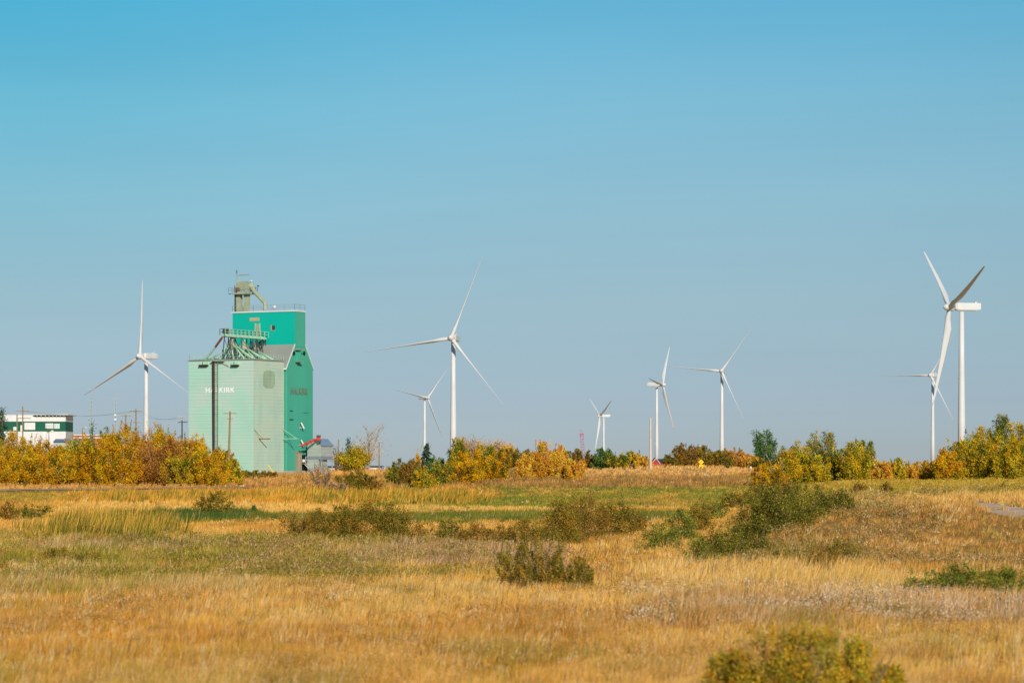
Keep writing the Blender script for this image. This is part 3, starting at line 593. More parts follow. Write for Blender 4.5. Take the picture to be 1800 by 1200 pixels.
G3 = 'tall thin leaved trees behind the yellow poplars'
for px, w, h, p, lab in [(815, 40, 62, 'pink', 'thin leaved tree behind and left of the golden poplar'), (842, 50, 60, 'pink', 'pinkish brown tree second behind the poplar clump'), (868, 50, 56, 'pink', 'pinkish brown tree third behind the poplar clump'), (892, 44, 50, 'orange', 'orange brown tree at the right end behind the poplar clump')]:
    plant(px, 0, w, h, p, lab, 'tree', 'thin_tree', G3, d=590, parts=TR, shape='round', leaves=5200, fine=5, stems=9, nb=40, bark=M['palebark'])
for px, w, h, p, d, lab in [(912, 60, 34, 'olive', 585, 'olive hedge bush between the poplar clump and the orange trees'),
  (930, 42, 42, 'orange', 520, 'orange sapling left of the two orange peaks'), (955, 44, 62, 'orange', 520, 'tall orange poplar with the left peak'), (982, 40, 56, 'orange', 520, 'orange poplar with the right peak'),
  (1010, 38, 34, 'orange', 515, 'short orange bush right of the orange peaks'), (1010, 70, 34, 'oliverust', 590, 'brown brush behind the orange bush by the far crane'),
  (1040, 44, 24, 'oliverust', 590, 'brown brush left of the green bush under the small turbine'), (1062, 44, 36, 'green', 585, 'rounded green bush at the foot of the small far turbine'), (1084, 44, 26, 'greengold', 583, 'green gold bush right of the rounded green bush'),
  (1112, 54, 28, 'yelgreen', 586, 'yellow olive bush left of the tall bare pole'), (1128, 36, 20, 'orange', 583, 'small orange brown bush beside the tall bare pole'),
  (1182, 40, 22, 'olive', 585, 'low olive bush right of the red barn'), (1205, 52, 38, 'oliverust', 586, 'peaked brown olive bush left of the road sign'), (1237, 54, 36, 'olive', 590, 'olive bush right behind the road sign'),
  (1268, 60, 28, 'olive', 590, 'low olive bush at the foot of the slim turbine'), (1292, 56, 34, 'rust', 592, 'rust topped bush right of the slim turbine'), (1318, 44, 24, 'orange', 592, 'orange spotted bush left of the upright green tree'),
  (1340, 60, 18, 'olive', 588, 'low dark brush under the upright green tree')]:
    plant(px, 0, w, h, p, lab, 'bush' if h < 50 else 'tree', 'bush' if h < 50 else 'poplar_tree', 'bushes along the crest of the bank', d=d, parts=('foliage', 'stem') if h < 50 else TR, up=.7, spikes=3)
plant(1344, 0, 46, 66, 'green', 'upright dark green tree left of the yellow bushes', 'tree', 'willow_tree', d=610, parts=TR, up=1, nb=30, leaves=9000, base=.04, tight=.1, spikes=6)
G4 = 'yellow poplars on the right behind the green strip'
for px, w, h, p, d, lab in [(1352, 55, 38, 'gold', 458, 'small golden bush at the left end of the right poplar row'), (1380, 65, 60, 'yelgreen', 462, 'yellow poplar second in the right row'), (1404, 62, 68, 'yelgreen', 470, 'yellow green poplar third in the right row with a rounded top'),
  (1428, 57, 50, 'yelgreen', 462, 'lower yellow poplar between the rounded and the spiky ones'), (1442, 60, 84, 'greengold', 480, 'tall spiky green gold poplar in the right row'), (1470, 50, 56, 'greengold', 475, 'green poplar beside the dark gap in the right row'),
  (1498, 57, 66, 'yelgreen', 470, 'yellow poplar right of the dark gap'), (1520, 42, 66, 'greengold', 480, 'narrow green gold poplar ending the right row')]:
    plant(px, 0, w, h, p, lab, 'tree', 'poplar_tree', G4, d=d, parts=TR, up=.5, nb=30, tight=.11, spikes=3, leaves=16000, fine=2, bark=M['palebark'])
for px, w, h, p, d, lab in [(1550, 44, 34, 'orange', 470, 'low orange bush right of the poplar row'), (1578, 50, 34, 'yelgreen', 480, 'low yellow bush in the gap below the right turbines'), (1608, 46, 30, 'orange', 480, 'low orange brown bush left of the right turbine'), (1634, 44, 30, 'gold', 470, 'low golden bush at the foot of the right turbine')]:
    plant(px, 0, w, h, p, lab, 'bush', 'bush', 'low bushes in the gap of the right tree row', d=d, parts=('foliage', 'stem'), up=.7, spikes=4)
G5 = 'big green gold trees at the right edge'
for px, w, h, p, d, lab in [(1664, 46, 52, 'gold', 462, 'golden tree at the left end of the right edge clump'), (1688, 62, 68, 'yelgreen', 468, 'yellow green tree in front of the big turbine tower'), (1712, 62, 78, 'greengold', 475, 'green gold tree right of the big turbine tower'),
  (1738, 62, 84, 'yelgreen', 466, 'yellow tree in the middle of the right edge clump'), (1762, 60, 108, 'greengold', 485, 'tallest dark green tree of the right edge clump'), (1792, 56, 100, 'yelgreen', 475, 'yellow green tree cut by the right edge'), (1825, 60, 96, 'gold', 475, 'golden tree just outside the right edge'), (1728, 46, 50, 'dark', 470, 'dark green gap bush low in the right edge clump'), (1782, 60, 70, 'yelgreen', 460, 'lower yellow green tree in front at the right edge')]:
    plant(px, 0, w, h, p, lab, 'tree', 'poplar_tree', G5, d=d, parts=TR, up=.5, nb=30, tight=.11, spikes=3, leaves=18000, base=.02)
# bushes in the field
for px, py, w, h, p, lab, kw in [
  (378, 906, 70, 38, 'olive', 'round dark olive bush standing alone before the reeds', dict(up=.3, nb=46, tight=.09)),
  (56, 914, 74, 24, 'dark', 'dark green low bush at the far left', dict(up=.3, nb=30)),
  (14, 916, 40, 30, 'oliverust', 'brown reedy bush at the left edge', dict(up=.9)),
  (446, 900, 12, 10, 'green', 'tiny green bush right of the round dark one', dict()),
  (540, 948, 90, 44, 'oliverust', 'brown willow brush at the left of the middle row', dict(up=.8)),
  (592, 952, 90, 54, 'olive', 'olive willow left of the big one in the middle row', dict(up=.8)),
  (640, 954, 100, 64, 'olive', 'big olive willow bush in the middle row', dict(up=.8)), (694, 954, 84, 60, 'olive', 'olive willow right of the big one in the middle row', dict(up=.8)),
  (744, 954, 50, 30, 'oliverust', 'low brown scrub between the willows', dict()), (790, 955, 48, 36, 'dark', 'small dark shrub between the two willow masses', dict()),
  (838, 958, 80, 32, 'oliverust', 'low rusty scrub right of the small dark shrub', dict()), (885, 960, 60, 32, 'oliverust', 'reddish low scrub left of the second willow mass', dict()), (932, 960, 84, 42, 'olive', 'olive scrub leading up to the second willow mass', dict()),
  (985, 956, 76, 66, 'olive', 'tall olive willow left in the second willow mass', dict(up=.8)), (1028, 954, 84, 72, 'oliverust', 'tallest rusty willow of the second willow mass', dict(up=.8)), (1078, 948, 76, 58, 'olive', 'olive willow right in the second willow mass', dict(up=.8)), (1116, 940, 48, 40, 'oliverust', 'brown willow ending the second willow mass', dict(up=.8)),
  (1160, 966, 80, 40, 'shrubgreen', 'green shrub low in the gully left of the hill', dict()), (1196, 950, 64, 46, 'shrubgreen', 'green shrub second up the gully', dict()), (1228, 938, 60, 50, 'olive', 'olive shrub third up the gully', dict()), (1252, 915, 50, 34, 'shrubgreen', 'light green shrub fourth up the gully', dict()), (1290, 895, 60, 26, 'olive', 'low olive shrub near the top of the gully', dict()),
  (1236, 988, 70, 40, 'shrubgreen', 'green shrub at the hill foot', dict()), (1280, 986, 86, 52, 'dark', 'dark shrub low on the hill foot beside a lighter green one', dict()), (1318, 974, 84, 62, 'dark', 'dark shrub on the hill flank', dict()), (1338, 944, 90, 74, 'dark', 'darkest shrub on the hill flank with deep gaps', dict()),
  (1376, 934, 90, 72, 'dark', 'dark green shrub in the middle of the hill hedge', dict()), (1408, 920, 80, 58, 'dark', 'dark green shrub upper middle of the hill hedge', dict()), (1440, 908, 70, 44, 'dark', 'dark olive shrub near the top of the hill hedge', dict()), (1474, 900, 60, 36, 'dark', 'dark green shrub ending the hill hedge', dict()),
  (1365, 876, 90, 30, 'oliverust', 'brown twiggy shrub above the hill hedge', dict(up=.9)), (1320, 886, 40, 22, 'olive', 'small olive shrub left of the brown twiggy one', dict()),
  (1450, 1000, 90, 34, 'oliverust', 'low brown green shrub on the hill slope', dict()), (1484, 985, 56, 34, 'olive', 'olive shrub on the hill slope right of the brown green one', dict()), (1378, 988, 44, 20, 'olive', 'small olive shrub below the hill hedge', dict()),
  (1510, 866, 30, 16, 'oliverust', 'small brown weed bush on the hill crest', dict()), (1558, 866, 24, 16, 'oliverust', 'second small brown weed bush on the hill crest', dict()),
  (1640, 1048, 100, 42, 'shrubgreen', 'light green shrub at the left of the low right row', dict()), (1700, 1050, 100, 50, 'shrubgreen', 'light green shrub in the middle of the low right row', dict()), (1768, 1056, 100, 54, 'shrubgreen', 'light green shrub at the right edge of the low row', dict()), (1830, 1054, 90, 44, 'shrubgreen', 'light green shrub just past the right edge', dict()),
  (905, 1034, 80, 66, 'olive', 'spiky willow left half standing in the golden grass', dict(up=.95, spikes=8, tight=.07, fine=2)), (955, 1038, 90, 74, 'olive', 'spiky willow in the middle of the golden grass', dict(up=.95, spikes=9, tight=.07, fine=2)), (1012, 1036, 80, 52, 'olive', 'lower spiky willow right in the golden grass', dict(up=.95, spikes=6, tight=.07)),
  (100, 992, 60, 26, 'olive', 'low olive weed bush at the left', dict()), (150, 1000, 60, 26, 'olive', 'low olive weed bush right of its twin', dict()), (410, 1000, 60, 18, 'shrubgreen', 'low green weed patch left of the centre', dict()), (500, 1005, 60, 16, 'shrubgreen', 'low green weed patch nearer the centre', dict())]:
    plant(px, py, w, h, p, lab, 'shrub', 'shrub', None, parts=('foliage', 'stem'), **dict(dict(tight=.17, spikes=7, leaves=int(min(12000, max(1200, w * h * 2.1)))), **kw))
for px, py, w, h, lab in [(1290, 1240, 100, 80, 'low left part of the blurred yellow green foreground bush'), (1360, 1250, 120, 120, 'left middle of the blurred yellow green foreground bush'), (1430, 1255, 120, 128, 'tallest part of the blurred yellow green foreground bush'), (1505, 1250, 110, 104, 'right part of the blurred yellow green foreground bush'), (1560, 1240, 60, 62, 'low right end of the blurred yellow green foreground bush')]:
    plant(px, py, w, h, 'forebush', lab, 'bush', 'bush', 'blurred bushes at the bottom edge', parts=('foliage', 'stem'), up=1, leaves=14000, size=.034, spikes=34, fine=3, nb=34, tight=.12)

# ------------------------------------------------------------------ wind turbines
def blade_mesh():
    """feathered rotor blade: root at origin, span +Z to 44.2 m, chord along Y (the rotor axis)"""
    st = [(0, 1.0, 1.0, 0), (1.5, 1.0, 1.0, 0), (4, 1.35, .85, 8), (8.5, 1.85, .48, 12), (14, 1.6, .34, 9), (22, 1.2, .24, 5), (31, .85, .15, 2), (38, .6, .1, 0), (42, .38, .06, -1), (43.9, .12, .03, -1)]
    vs = []; fs = []; n = 14
    for i, (z, c, t, tw) in enumerate(st):
        for k in range(n):
            a = 2 * math.pi * k / n; c_ = c * (.9 if i > 1 else 1); y = math.cos(a) * c_; x = math.sin(a) * t * (1 if c == t else (1 - .45 * math.cos(a)))
            y += (.35 * c if i > 2 else 0) * (1 if z < 30 else .6); r = R(tw)
            vs.append((x * math.cos(r) - y * math.sin(r), x * math.sin(r) + y * math.cos(r) - .0008 * z * z, z))
    for i in range(len(st) - 1):
        for k in range(n): fs.append((i * n + k, i * n + (k + 1) % n, (i + 1) * n + (k + 1) % n, (i + 1) * n + k))
    fs.append(tuple((len(st) - 1) * n + k for k in range(n)))
    mb = MB(); mb.add(vs, fs); o = mb.build('blade', M['turbine'], smooth=True); me = o.data; bpy.data.objects.remove(o); return me
BL = blade_mesh()
def turbine(hub, d, yaw, th, label):
    """yaw: degrees the rotor axis points left of the camera (negative: right)"""
    y = R(yaw); hx = at(hub[0], d); hz = (HY - hub[1]) / F * d; ax = Vector((-math.sin(y), -math.cos(y), 0)); OV = 5.8
    bx, by = hx - ax.x * OV, d - ax.y * OV; g = gz(bx, by); t = empty('wind_turbine', (bx, by, g), 0, label, 'wind turbine', 'white three bladed wind turbines')
    H = hz - g
    mb = MB(); top = H - 1.9
    mb.tube([(0, 0, -1), (0, 0, top * .33), (0, 0, top * .66), (0, 0, top)], [1.85, 1.6, 1.32, 1.08], 32); mb.build('tower', M['turbine'], t, True)
    # nacelle frame: local +Y = away from rotor
    rot = Matrix.Rotation(-y, 4, 'Z')
    nb = MB(); pr = [(-1.55, -1.7), (1.55, -1.7), (1.85, -1.2), (1.85, 1.2), (1.5, 1.75), (-1.5, 1.75), (-1.85, 1.2), (-1.85, -1.2)]
    secs = [(-3.4, .62, .72, .1), (-2.4, .95, .95, .05), (-1, 1, 1, 0), (6.6, 1, 1, 0), (8.6, .92, .9, .15)]
    vs = []; fs = []
    for (yy, sx, sz, dz) in secs: vs += [(px * sx, yy, pz * sz + dz + .25) for px, pz in pr]
    for i in range(len(secs) - 1):
        for k in range(8): fs.append((i * 8 + k, i * 8 + (k + 1) % 8, (i + 1) * 8 + (k + 1) % 8, (i + 1) * 8 + k))
    fs += [tuple(range(8)), tuple(32 + k for k in range(8))]
    nb.add(vs, fs); nac = nb.build('nacelle', M['turbine'], t)
    nac.location = (0, 0, H); nac.rotation_euler = (R(0), 0, -y)
    v = MB(); v.box(-.6, .6, 6.2, 7.0, 1.95, 2.5); v.tube([(.3, 7.4, 1.9), (.3, 7.4, 3.6)], .06, 5); w = v.build('weather_mast', M['turbine'], nac)
    hubm = MB(); prof = [(-3.1, .05), (-2.9, .55), (-2.3, 1.1), (-1.4, 1.55), (-.3, 1.75), (.8, 1.75), (1.7, 1.55), (2.0, 1.3)]
    hubm.tube([(0, a, 0) for a, _ in prof], [b for _, b in prof], 24); hb = hubm.build('hub', M['turbine'], t, True)
    m = Matrix.Translation((ax.x * OV, ax.y * OV, H)) @ rot @ Matrix.Rotation(R(-5), 4, 'X'); hb.matrix_local = m
    for k in range(3):
        q = R(th + 120 * k)
        b = bpy.data.objects.new('blade', BL); col.objects.link(b); b.parent = t
        # local: span direction in rotor plane (x = horizontal right, z = up), axis -Y towards the wind
        sp = Vector((math.cos(q), 0, math.sin(q)))
        mm = Matrix.Rotation(math.pi / 2 - q, 4, 'Y')
        b.matrix_local = m @ mm @ Matrix.Translation((0, 0, 1.0))
turbine((246, 626), 1660, 31, 90, 'wind turbine left of the mint elevator with one blade straight up')
turbine((793, 594), 1455, 10, 69, 'tall wind turbine in the centre facing the viewer')
turbine((752, 699), 3000, -37, 50, 'small far turbine half hidden left of the tall centre one')
turbine((1054, 731), 3725, 69, 27, 'smallest turbine beside the far crane boom seen side on')
turbine((1669, 540), 1275, 77, 21, 'largest wind turbine near the right edge seen side on')
turbine((1165, 676), 2600, -69, 54, 'turbine right of the tall bare pole with nacelle pointing left')
turbine((1268, 652), 2230, 8, 55, 'slim turbine right of the road sign facing the viewer')
turbine((1635.5, 659.5), 2450, 28, 60, 'turbine behind the lowest blade of the largest one')

# ------------------------------------------------------------------ grain elevator and annex (shared frame: x along the front, y away)
YAW = R(28); EX, EY = -42.7, 540.0; EZ = -1.35; cs, sn = math.cos(YAW), math.sin(YAW)
def lx(px, yp):   # local x on the plane y = yp seen at column px
    k = (px - CX) / F; return (k * (EY + cs * yp) - EX - sn * yp) / (cs + k * sn)
def ly(px, xp):
    k = (px - CX) / F; return (k * (EY - sn * xp) - EX - cs * xp) / (sn - k * cs)
def lz(py, xp, yp): return (HY - py) * (EY - sn * xp + cs * yp) / F - EZ
def local(px, py, yp): x = lx(px, yp); return x, lz(py, x, yp)
el = empty('grain_elevator', (EX, EY, EZ), -YAW, 'tall green grain elevator with bright teal top section and steep grey roof', 'grain elevator')
W = 9.2; L = 14.2; e0 = 20.4; r0 = 24.5; top = 31.0; c0, c1 = 2.75, 6.45
b = MB(); b.prism([(0, .6), (W, .6), (W, e0), (c1, r0), (c0, r0), (0, e0)], 'x', -L, 0); b.build('wall', M['sidegreen'], el)
b = MB(); b.box(-L - .05, .05, -.05, W + .05, -.5, .6); b.build('foundation', M['concrete'], el)
b = MB()
def slope(y0, z0, y1, z1, x0, x1, th=.16):
    b.prism([(y0, z0), (y1, z1), (y1, z1 + th), (y0, z0 + th)], 'x', x0, x1)
k = (r0 - e0) / c0
slope(-.35, e0 - .35 * k + .02, c0 - .01, r0 + .01, -L - .3, -.04); slope(W + .35, e0 - .35 * k + .02, c1 + .01, r0 + .01, -L - .3, -.04); b.build('roof', M['roofgrey'], el)
b = MB()
for (ya, yb) in ((-.36, c0), (W + .36, c1)):
    b.prism([(ya, e0 - .36 * k + .0), (yb, r0), (yb, r0 + .24), (ya, e0 - .36 * k + .24)], 'x', -.04, .1)
b.box(-.9, .1, -.5, -.36, e0 - .36 * k - .12, e0 - .36 * k + .14); b.build('eave_trim', M['white'], el)
cp = MB(); cp.m = 0; cp.box(-L, -.001, c0, c1, r0 - .3, top); cup = cp.build('cupola', M['teal'], el)
b = MB(); b.box(-.001, .04, c0 + .02, c1 - .02, r0 - .2, top - .02); b.build('end_wall', M['sidegreen'], cup)
b = MB(); b.box(-L - .14, .14, c0 - .14, c1 + .14, top - .06, top + .2); b.build('roof', M['white'], cup)
b = MB(); b.box(lx(483.5, c0), lx(477.5, c0), c0 - .06, c0 + .02, lz(580, -5, c0), lz(572, -5, c0)); b.build('window', M['glass'], cup)
b = MB(); x0, x1 = lx(476.5, c0), lx(478, c0); b.box(x0, x1, c0 - .1, c0, lz(580.5, -5, c0), lz(571.5, -5, c0)); b.box(x0, lx(483.8, c0), c0 - .1, c0, lz(581, -5, c0), lz(580, -5, c0)); b.build('window_frame', M['tan'], cup)
b = MB(); b.box(lx(439, c0), lx(456, c0), c0 - .05, c0 + .02, lz(564, -8, c0), lz(558, -8, c0)); b.build('vent_panel', M['tan'], cup)
b = MB(); b.box(lx(449.5, c0), lx(456.5, c0), c0 - .06, c0 + .02, lz(592, -8, c0), lz(569, -8, c0)); b.build('door', M['olivesteel'], cup)
b = MB()
for p in (448.7, 457): b.box(lx(p - .5, c0), lx(p + .5, c0), c0 - .12, c0, lz(592, -8, c0), lz(568, -8, c0))
b.build('door_frame', M['greensteel'], cup)
def railing(pts, name, parent, mat, h=1.1, post=1.6, r=.035, rails=(1.0, .55)):
    b = MB()
    for (p, q) in zip(pts[:-1], pts[1:]):
        p = Vector(p); q = Vector(q); n = max(1, round((q - p).length / post))
        for i in range(n + 1): c = p.lerp(q, i / n); b.box(c.x - r, c.x + r, c.y - r, c.y + r, c.z, c.z + h)
        for f in rails:
            d_ = (q - p).normalized(); pp = Vector((-d_.y, d_.x, 0)) * r * .8; z = Vector((0, 0, h * f)); zz = Vector((0, 0, r * 1.6))
            vs = [p + z - pp, p + z + pp, q + z + pp, q + z - pp]; vs = vs + [v - zz for v in vs]
            b.add(vs, [(0, 1, 2, 3), (7, 6, 5, 4), (0, 3, 7, 4), (1, 5, 6, 2), (0, 4, 5, 1), (3, 2, 6, 7)])
    return b.build(name, mat, parent)
tz = top + .2
railing([(-L, c0, tz), (-.05, c0, tz), (-.05, c1, tz), (-L, c1, tz), (-L, c0, tz)], 'railing', cup, M['galvrail'], 1.15, 2.2, .022)
# machinery on the cupola roof
ym = (c0 + c1) / 2
def mx(px): return lx(px, ym)
def mz(py): return lz(py, -9, ym)
hd = MB(); hd.box(mx(415), mx(424), ym - .45, ym + .45, tz, mz(514)); hd.build('leg_casing', M['olivesteel'], el)
hd = MB(); hd.box(mx(430.5), mx(437.5), ym - .45, ym + .45, tz, mz(514)); hd.build('leg_casing', M['olivesteel'], el)
b = MB()
for i in range(9): b.box(mx(415.5 + .15), mx(416.6), ym - .62, ym - .46, tz + .35 * i + .1, tz + .35 * i + .17)
b.box(mx(415.2), mx(415.7), ym - .62, ym - .5, tz, mz(500)); b.box(mx(417), mx(417.5), ym - .62, ym - .5, tz, mz(505)); b.build('ladder', M['darksteel'], el)
b = MB(); b.box(mx(412), mx(443), ym - 1.3, ym + 1.3, mz(516.5), mz(514)); pf = b.build('platform', M['olivesteel'], el)
railing([(mx(408), ym - 1.3, mz(514)), (mx(446), ym - 1.3, mz(514)), (mx(446), ym + 1.3, mz(514)), (mx(408), ym + 1.3, mz(514)), (mx(408), ym - 1.3, mz(514))], 'railing', pf, M['galvrail'], 1.05, 1.4, .025)
b = MB(); b.box(mx(408), mx(412), ym - 1.3, ym + 1.3, mz(516), mz(515)); b.build('step', M['darksteel'], pf)
b = MB(); xc = mx(429); rad = (mx(440) - mx(418)) / 2; zc = mz(503); poly = [(xc - rad, mz(514) + .9)]
poly = [(xc - rad * .9, mz(510.5)), (xc + rad * 1.05, mz(512)), (xc + rad * 1.1, zc)] + [(xc + rad * math.cos(a), zc + (mz(493) - zc) * math.sin(a)) for a in np.linspace(.25, math.pi - .1, 9)] + [(xc - rad, zc)]
b.prism(poly, 'y', ym - .7, ym + .7); b.build('head_pulley_housing', M['olivesteel'], el)
b = MB(); b.box(mx(418), mx(425), ym - 1.05, ym - .71, mz(507.5), mz(504.5)); b.box(mx(421), mx(426), ym - 1.0, ym - .71, mz(511.5), mz(507.6)); b.build('motor', M['rust'], el)
b = MB(); b.tube([(mx(440), ym, mz(499)), (mx(447), ym, mz(512)), (mx(466), ym, mz(533)), (mx(466.2), ym, mz(545.5))], [.62, .42, .40, .42], 8); b.build('spout', M['olivesteel'], el)
b = MB(); b.tube([(mx(416), ym, mz(514)), (mx(416), ym, mz(481.5))], .12, 6); b.tube([(mx(416), ym, mz(482.3)), (mx(438), ym, mz(481.8))], .09, 6); b.build('hoist_frame', M['olivesteel'], el)
b = MB(); b.tube([(mx(416), ym, mz(481.5)), (mx(416), ym, mz(473))], .04, 5); b.box(mx(414.5), mx(418), ym - .03, ym + .03, mz(478.6), mz(478)); b.box(mx(415), mx(417), ym - .12, ym + .12, mz(476), mz(474.7)); b.build('weather_vane', M['darksteel'], el)
for (a, q, r_) in ((442, 493.5, .22), (482, 540.3, .38)):
    b = MB(); z = mz(q); x = mx(a); b.tube([(x - .75 * r_ * 2, ym, z - r_ * 1.5), (x, ym, z)], .07, 6)
    b.tube([(x - r_ * .9, ym, z), (x - r_ * .6, ym, z), (x, ym, z), (x + r_ * .6, ym, z), (x + r_ * .95, ym, z)], [r_ * .3, r_ * .8, r_, r_ * .8, r_ * .3], 10); b.build('floodlight', M['white'], el, True)
b = MB(); b.tube([(mx(449), ym, mz(512)), (mx(449), ym, mz(503))], .03, 5); b.box(mx(452.5), mx(455), ym - .1, ym + .1, mz(503.5), mz(501)); b.box(mx(449), mx(454.5), ym - .03, ym + .03, mz(506.5), mz(506)); b.build('antenna', M['darksteel'], el)
# gable side details (plane x = 0, y away)
def sy(px): return ly(px, 0.0)
def sz(py, y): return lz(py, 0, y)
for a in (517.5, 537.5):
    y0 = sy(a); b = MB(); b.tube([(0.02, y0, sz(621, y0)), (.12, y0, sz(621, y0))], .42, 12)
    me = b.build('vent_opening', M['dark'], el); me.scale = (1, .9, 1)
y0 = sy(522); b = MB(); b.box(.02, .75, y0 - .35, y0 + .35, sz(635, y0), sz(617, y0)); b.build('vertical_duct', M['sidegreen'], el)
b = MB(); b.box(.02, 1.2, y0 - .9, y0 + .8, sz(615.5, y0), sz(614.2, y0)); b.box(.02, 1.1, y0 - .8, y0 + .7, sz(636.5, y0), sz(635.5, y0)); b.build('bracket', M['wood'], el)
b = MB(); y0 = sy(527.5); b.box(.02, .09, y0 - .22, y0 + .22, sz(627, y0), sz(618, y0)); b.build('hatch', M['rust'], el)
for (pa, pb, qa, qb) in ((508.5, 514.5, 736, 737.2), (509, 514, 721, 721.7), (533, 542, 725, 725.6)):
    ya, yb = sorted((sy(pa), sy(pb))); b = MB(); b.box(.02, .22 if pa < 515 else .06, ya, yb, sz(qb, ya), sz(qa, ya)); b.build('ledge', M['darksteel'], el)
def text(body, size, mat, parent, loc, rot, sx=1, sp=1, name='lettering', bold=.0, shear=0):
    c = bpy.data.curves.new(name, 'FONT'); c.body = body; c.size = size; c.align_x = 'CENTER'; c.align_y = 'CENTER'; c.extrude = .02; c.offset = bold; c.space_character = sp; c.shear = shear
    o = bpy.data.objects.new(name, c); col.objects.link(o); bpy.context.view_layer.update()
    me = bpy.data.meshes.new_from_object(o.evaluated_get(bpy.context.evaluated_depsgraph_get())); bpy.data.objects.remove(o)
    me.materials.clear(); me.materials.append(mat); o = bpy.data.objects.new(name, me); col.objects.link(o); o.parent = parent; o.location = loc; o.rotation_euler = rot; o.scale = (sx, 1, 1); return o
y0 = sy(525.7)
text('HALKIRK', 1.75, M['brown'], el, (.05, y0, sz(688, y0)), (R(90), 0, R(90)), .80, 1.12, bold=.05)
# bracketed arms, lamps, doorway, stairs
b = MB()
za = sz(771, .2); zb = sz(753, .2); b.tube([(-.5, -.9, za), (3.1, -.9, za)], .07, 6); b.tube([(-.5, -.9, zb), (2.6, -.9, za + .1)], .05, 6); b.build('pipe_bracket', M['greensteel'], el)
for (pa, pb, qa, qb) in ((526.5, 529, 742.5, 753), (526.5, 528, 773, 783)):
    ya = sy(pa) ; b = MB(); b.tube([(.35, ya, sz(qa, ya)), (.75, ya + .45, sz(qb, ya))], .16, 6); b.box(.0, .5, ya - .05, ya + .05, sz(qb - 1, ya), sz(qb - 2, ya)); b.build('downspout', M['white'], el)
ya, yb = sy(530.5), sy(541.5); b = MB(); b.box(.015, .05, ya, yb, .65, sz(799, 5)); b.build('doorway', M['dark'], el)
ya, yb = sy(519.5), sy(529.5); b = MB(); b.box(.02, .12, ya, yb, .3, sz(793, 5)); b.box(.12, .2, ya, yb, sz(796, 5), sz(793, 5)); b.build('sliding_door', M['wood'], el)
st = MB(); n = 9; zt = sz(814, 6); y0 = sy(533)
for s in (-.5, .5):
    st.prism([(.3 + .2, zt), (.3, zt), (3.6, -.6), (3.85, -.6)], 'y', y0 + s - .05, y0 + s + .05)
for i in range(n): t = (i + .5) / n; st.box(.4 + 3.1 * t, .75 + 3.1 * t, y0 - .45, y0 + .45, zt + (-.6 - zt) * t - .06, zt + (-.6 - zt) * t)
sr = st.build('staircase', M['ins'], el)
b = MB(); b.box(.05, .9, y0 - 1.0, y0 + 1.6, zt - .12, zt); b.build('landing', M['wood'], sr)
railing([(.9, y0 - .5, zt), (.9, y0 + 1.6, zt), (.1, y0 + 1.6, zt)], 'handrail', sr, M['ins'], 1.3, 1.0, .04)
b = MB(); ya = sy(529); b.tube([(.6, ya, zt + .25), (.6, ya, zt + .75)], .28, 8); b.build('junction_box', M['white'], el)

an = empty('storage_annex', (EX, EY, EZ), -YAW, 'pale mint storage annex with white HALKIRK lettering in front of the elevator', 'grain annex')
ax0, ax1, ay0, ay1 = -15.1, -.5, -10.8, -.3; ah = 21.3
b = MB(); b.m = 0
b.add([(ax0, ay0, .3), (ax1, ay0, .3), (ax1, ay1, .3), (ax0, ay1, .3), (ax0, ay0, ah), (ax1, ay0, ah), (ax1, ay1, ah), (ax0, ay1, ah)], [(0, 1, 5, 4), (3, 0, 4, 7), (4, 5, 6, 7)])
b.m = 1; o_ = len(b.v); b.f += [(1, 2, 6, 5), (2, 3, 7, 6)]; b.mi += [1, 1]
b.build('wall', [M['mint'], M['mintgrey']], an)
b = MB(); b.box(ax0 - .03, ax1 + .03, ay0 - .03, ay1 + .03, -.5, .34); b.build('foundation', M['concrete'], an)
b = MB(); xm, yq = (ax0 + ax1) / 2, (ay0 + ay1) / 2; ov = .18
b.add([(ax0 - ov, ay0 - ov, ah), (ax1 + ov, ay0 - ov, ah), (ax1 + ov, ay1, ah), (ax0 - ov, ay1, ah), (ax0 - ov, ay0 - ov, ah + .16), (ax1 + ov, ay0 - ov, ah + .16), (ax1 + ov, ay1, ah + .16), (ax0 - ov, ay1, ah + .16), (xm + 2, yq, ah + .75), (xm - 2, yq, ah + .75)],
      [(0, 1, 5, 4), (1, 2, 6, 5), (2, 3, 7, 6), (3, 0, 4, 7), (4, 5, 8, 9), (5, 6, 8), (6, 7, 9, 8), (7, 4, 9), (3, 2, 1, 0)]); b.build('roof', M['roofgrey'], an)
railing([(ax0 + .1, ay1, ah + .16), (ax0 + .1, ay0 + .1, ah + .16), (ax1 - .1, ay0 + .1, ah + .16), (ax1 - .1, ay1, ah + .16)], 'railing', an, M['greensteel'], 1.05, .9, .022)
def A(px, py, o=0): x = lx(px, ay0); return x, lz(py, x, ay0)
x, z = A(386.5, 686.3)
text('HALKIRK', 1.36, M['text'], an, (x, ay0 - .05, z), (R(90), 0, 0), 1.06, 1.16, bold=.02)
